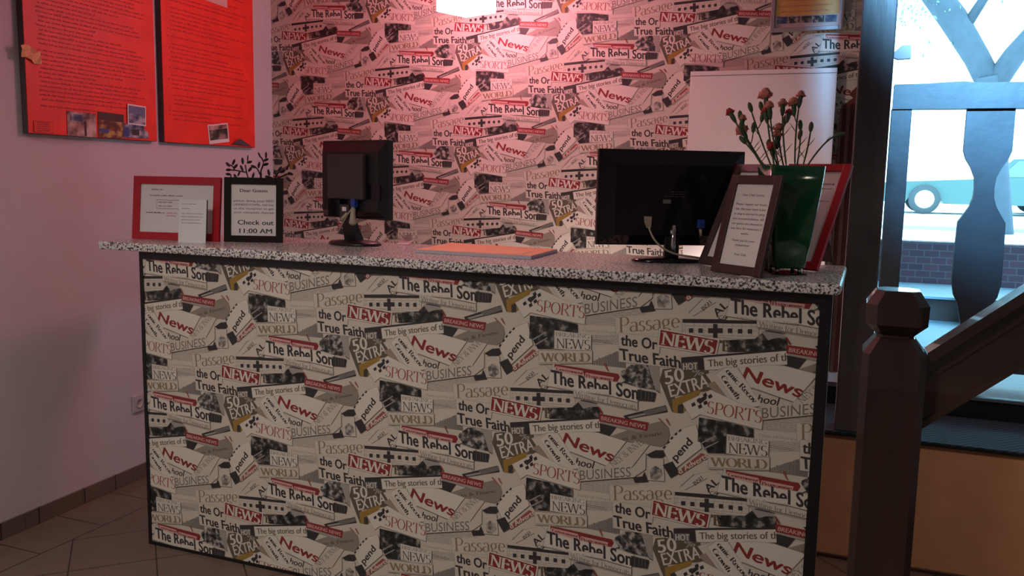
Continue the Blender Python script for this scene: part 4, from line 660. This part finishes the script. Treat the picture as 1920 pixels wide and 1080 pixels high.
def c_pol(t, w, h): t.box(0, w, -.001, 0, 0, h, 'sheet_grey').box(.008, w - .008, -.0013, -.001, .018, h - .006, 'photo_hill').box(.008, w - .008, -.0016, -.0013, h * .72, h - .006, 'photo_roof')
card('photo_print', 'small white rimmed photo of a dark hillside on the right red board', 'photo', 1.085, 1.606, .165, .098, c_pol, -.12, group=G)
def c_tape(t, w, h): t.prism([(0, 0), (w, -.01), (w, h), (0, h * 1.2)], -.001, 0, 'print_pink')
card('tape_strip', 'pale pink strip of paper stuck near the top of the right red board', 'paper strip', .955, 2.325, .30, .035, c_tape, 0)
cu = MB().add([(0, 0, 0), (.19, -.002, -.005), (.05, -.020, .035), (.02, -.012, .012)], [(0, 1, 3), (3, 1, 2)], 'board_side').build('curled_corner'); cu.location = on_left(1.26, 1.612, .034); cu.rotation_euler = (0, 0, A_L); tag(cu, 'dark curled scrap at the lower right corner of the right red board', 'paper'); so = cu.modifiers.new('s', 'SOLIDIFY'); so.thickness = .0008
t = thing('wall_outlet', 'pale wall socket low on the left wall beside the counter', 'socket', on_left(.555, .370, .0005), (0, 0, A_L))
MB().box(-.04, .04, -.010, 0, -.04, .04, 'outlet_white', bev=.003).build('cover_plate', t); MB().lathe([(.001, 0), (.022, 0), (.024, .002), (.019, .0025), (.019, .001), (.001, .001)], 'outlet_white', 24, Matrix.Translation((0, -.0102, 0)) @ Matrix.Rotation(PI / 2, 4, 'X')).build('socket_well', t)

# ---------------------------------------------------------------- pendant lamp
t = thing('pendant_lamp', 'glowing cube pendant lamp hanging in front of the newspaper wallpaper', 'lamp', (.545, 1.2, 2.214), (0, 0, math.radians(69)))
MB().box(-.097, .097, -.097, .097, 0, .225, 'lamp_shade', bev=.004).build('lamp_shade', t)
MB().tube([(0, 0, .225), (0, 0, .775)], .003, 'black_plastic').build('cord', t); MB().lathe([(.001, .74), (.05, .76), (.055, .785), (.001, .787)], 'black_plastic', 24).build('ceiling_rose', t)
t = thing('assumed_desk_lamp', 'small assumed desk lamp, unseen behind the counter, lighting the lower wallpaper', 'lamp', (1.48, .72, .746))  # body for the assumed desk lamp light, hidden behind the counter
MB().lathe([(.001, 0), (.07, 0), (.07, .012), (.001, .016)], 'black_plastic', 24).build('base', t); MB().tube([(0, 0, .015), (0, .06, .2), (0, .33, .31)], .006, 'black_plastic').build('arm', t)
MB().lathe([(.012, -.03), (.03, -.02), (.05, .035), (.047, .035), (.026, -.015)], 'black_plastic', 24, Matrix.Translation((0, .36, .285)) @ Vector((-.12, .55, .05)).to_track_quat('Z', 'Y').to_matrix().to_4x4()).build('lamp_head', t)
t = thing('balustrade_fill_lamp', 'unseen lamp box added for the blue light on the balustrade', 'lamp', (2.50, -.30, 2.87))  # housing for the added blue balustrade light
MB().box(-.19, .19, -.12, .12, .02, .13, 'black_plastic', bev=.01).build('housing', t)
t = thing('stair_fill_lamp', 'unseen spotlight box added to brighten the peach landing wall', 'lamp', (3.4, -.9, 2.9))  # housing for the added landing wall light
MB().box(-.14, .14, -.14, .14, 0, .10, 'black_plastic', bev=.01).build('housing', t)
t = thing('ceiling_fill_lamp', 'unseen square ceiling light added to fill the front of the counter', 'lamp', (.6, -2.2, 2.90))  # housing for the added counter fill light
MB().box(-.35, .35, -.35, .35, 0, .10, 'white_board', bev=.01).build('housing', t)

# ---------------------------------------------------------------- posts, stair rail and balustrade
t = thing('timber_post', 'tall dark square timber post rising from the carpeted landing to the ceiling', 'post', (2.30, 1.045, .512))
mat('wood_post', (.085, .075, .080), .30, spec=.6, noise=.45, nscale=9, bump=.5, bscale=34, coat=.4, stretch=(1, 1, .12))  # lightened to carry the veiling glare from the opening
MB().box(-.06, .06, -.062, .06, 0, 2.488, 'wood_post', bev=.006).build('shaft', t)
MB().prism([(.045, 1.425), (.085, 1.462), (.115, 1.462), (.118, 1.415), (.075, 1.412)], -.03, .0, 'silver_frame').build('bracket', t, 'small metal bracket')
t = thing('newel_post', 'dark newel post with a faceted cap at the foot of the stair rail', 'newel post', (2.366, -.43, 0))
def oc(hx, z, c=.3): c *= hx; return [(hx, -hx + c, z), (hx, hx - c, z), (hx - c, hx, z), (-hx + c, hx, z), (-hx, hx - c, z), (-hx, -hx + c, z), (-hx + c, -hx, z), (hx - c, -hx, z)]
MB().loft([oc(.066, 0, .22), oc(.066, 1.092, .22), oc(.040, 1.128, .25)], 'wood_dark', False).build('shaft', t)
MB().loft([oc(.038, 1.126, .3), oc(.038, 1.133, .3), oc(.0635, 1.158, .35), oc(.0645, 1.202, .35), oc(.045, 1.232, .4), oc(.042, 1.233, .4)], 'wood_dark', False).build('cap', t)
sl = (1.248 - 1.100) / (2.608 - 2.434)
t = thing('stair_rail', 'wide dark stair rail climbing to the right from the newel post', 'stair rail', (2.432, -.43, 1.02))
x1 = 1.3
def rl(za, zb, y0, y1, m='wood_rail', a=0): return MB().prism([(a, za + a * sl), (x1, za + x1 * sl), (x1, zb + x1 * sl), (a, zb + a * sl)], y0, y1, m)
rl(-.075, .052, -.025, .025).build('rail_board', t); rl(.052, .080, -.040, .040).build('handrail', t); rl(-.093, -.075, -.036, .036).build('lower_moulding', t)
rl(.012, .022, -.0285, -.025).build('bead', t)
# balustrade of sawn boards in front of the window alcove
t = thing('balustrade', 'dark timber balustrade with sawn flat balusters standing before the bright opening', 'balustrade', (2.39, 1.70, .60))
def bl(o): o.location = (-2.39, -1.70, -.60); return o
bl(MB().box(2.384, 2.467, 1.70, 1.76, .60, 1.80, 'wood_glare_blue', bev=.003).build('end_stile', t))
bl(MB().prism([(2.388, 1.797), (4.58, 1.797), (4.58, 1.905), (3.0, 1.905), (2.72, 1.905), (2.66, 1.912), (2.60, 1.910), (2.52, 1.905), (2.388, 1.904)], 1.69, 1.77, 'wood_glare_blue').build('top_rail', t))
bl(MB().box(2.468, 4.58, 1.70, 1.76, .66, .74, 'wood_glare_blue', bev=.003).build('bottom_rail', t))
half = [(.092, 1.796), (.093, 1.62), (.082, 1.585), (.058, 1.545), (.042, 1.505), (.038, 1.46), (.040, 1.42), (.052, 1.38), (.072, 1.345), (.092, 1.312), (.094, 1.24), (.096, 1.17), (.097, 1.05), (.086, .99), (.068, .955), (.056, .90), (.046, .85), (.044, .74)]
for k in range(4):
    cx = 2.776 + k * .385; pf = [(cx + a, z) for a, z in half] + [(cx - a, z) for a, z in reversed(half)]
    bl(MB().prism(pf, 1.71, 1.75, 'wood_glare_blue').build('baluster', t))

# ---------------------------------------------------------------- the street
struct(MB().box(-30, 60, 4.62, 80, .80, .88, 'street').build('ground'))
kb = MB().box(-20, 40, 10.4, 10.7, .88, .93, 'kerb').build('kerb'); kb['kind'] = 'structure'
def car(label, x, y, pm, L=4.2, rz=0):
    t = thing('parked_car', label, 'car', (x, y, .88), (0, 0, rz))
    prof = [(-L / 2, .25), (-L / 2, .62), (-L / 2 + .1, .66), (-L * .28, .70), (-L * .02, .76), (L * .08, 1.16), (L * .30, 1.20), (L * .42, .84), (L / 2 - .05, .78), (L / 2, .55), (L / 2, .25), (L * .37, .22), (L * .34, .42), (L * .28, .48), (L * .22, .42), (L * .19, .22), (-L * .21, .22), (-L * .24, .42), (-L * .30, .48), (-L * .36, .42), (-L * .39, .22)]
    MB().prism(prof, -.82, .82, pm).build('car_body', t)
    MB().prism([(L * .03, .80), (L * .10, 1.12), (.18 * L, 1.13), (.18 * L, .80)], -.835, .835, 'car_glass').build('window', t); MB().prism([(.20 * L, .82), (.20 * L, 1.13), (L * .29, 1.14), (L * .38, .84)], -.835, .835, 'car_glass').build('window', t)
    for wx in (-L * .30, L * .28):
        for wy in (-.80, .80):
            R_ = Matrix.Translation((wx, wy, .31)) @ Matrix.Rotation(PI / 2, 4, 'X'); wh = MB().lathe([(.19, -.1), (.30, -.1), (.31, 0), (.30, .1), (.19, .1)], 'tyre', 28, R_).build('wheel', t)
            hb = MB().lathe([(.001, -.105), (.19, -.10), (.19, .10), (.001, .105)], 'hub', 20, R_).build('hubcap', wh)
    return t
car('greenish car parked across the street, seen left of the sawn baluster', 4.85, 18.6, 'car_paint')
car('pale blue car parked farther right across the street, partly behind the baluster', 7.3, 20.5, 'car_light', 4.0)
t = thing('street_tree', 'forked street tree outside the window with bark tinted for the blue glare', 'tree', (3.98, 10, .88))
MB().tube([(0.0, 0, -.05), (-.10, 0, .9), (-.20, 0, 1.55), (-.26, 0, 1.95)], [.17, .13, .13, .17], 'bark', 14).tube([(-.22, 0, 1.8), (-.42, .05, 2.2), (-.72, .1, 2.7), (-1.15, .15, 3.3), (-1.5, .2, 4.2)], [.15, .15, .17, .16, .1], 'bark', 12).tube([(-.24, 0, 1.8), (-.02, -.05, 2.2), (.35, -.1, 2.7), (.8, 0, 3.6)], [.14, .13, .12, .08], 'bark', 12).tube([(-.62, .08, 2.5), (-.3, 0, 3.1), (-.1, -.1, 3.7)], [.07, .05, .04], 'bark', 8).build('trunk', t)
random.seed(11); lf = MB()
for k in range(900):
    cx, cz = random.choice(((-1.25, 2.9), (-.9, 3.4), (-1.5, 3.1), (.2, 3.3), (-.2, 3.6), (.6, 3.0))); p = Vector((cx + random.gauss(0, .28), random.gauss(0, .4), cz + random.gauss(0, .25))); a = random.uniform(0, 6.28); b2 = random.uniform(-1, 1); s_ = random.uniform(.015, .035)
    R_ = Matrix.Translation(p) @ Euler((b2, a, b2 * 2)).to_matrix().to_4x4(); lf.add([(-s_, 0, 0), (0, 0, -s_ * .5), (s_, 0, 0), (0, 0, s_ * .5)], [(0, 1, 2, 3)], 'leaf_out', False, R_)
lo = lf.build('foliage', t); lo['kind'] = 'stuff'
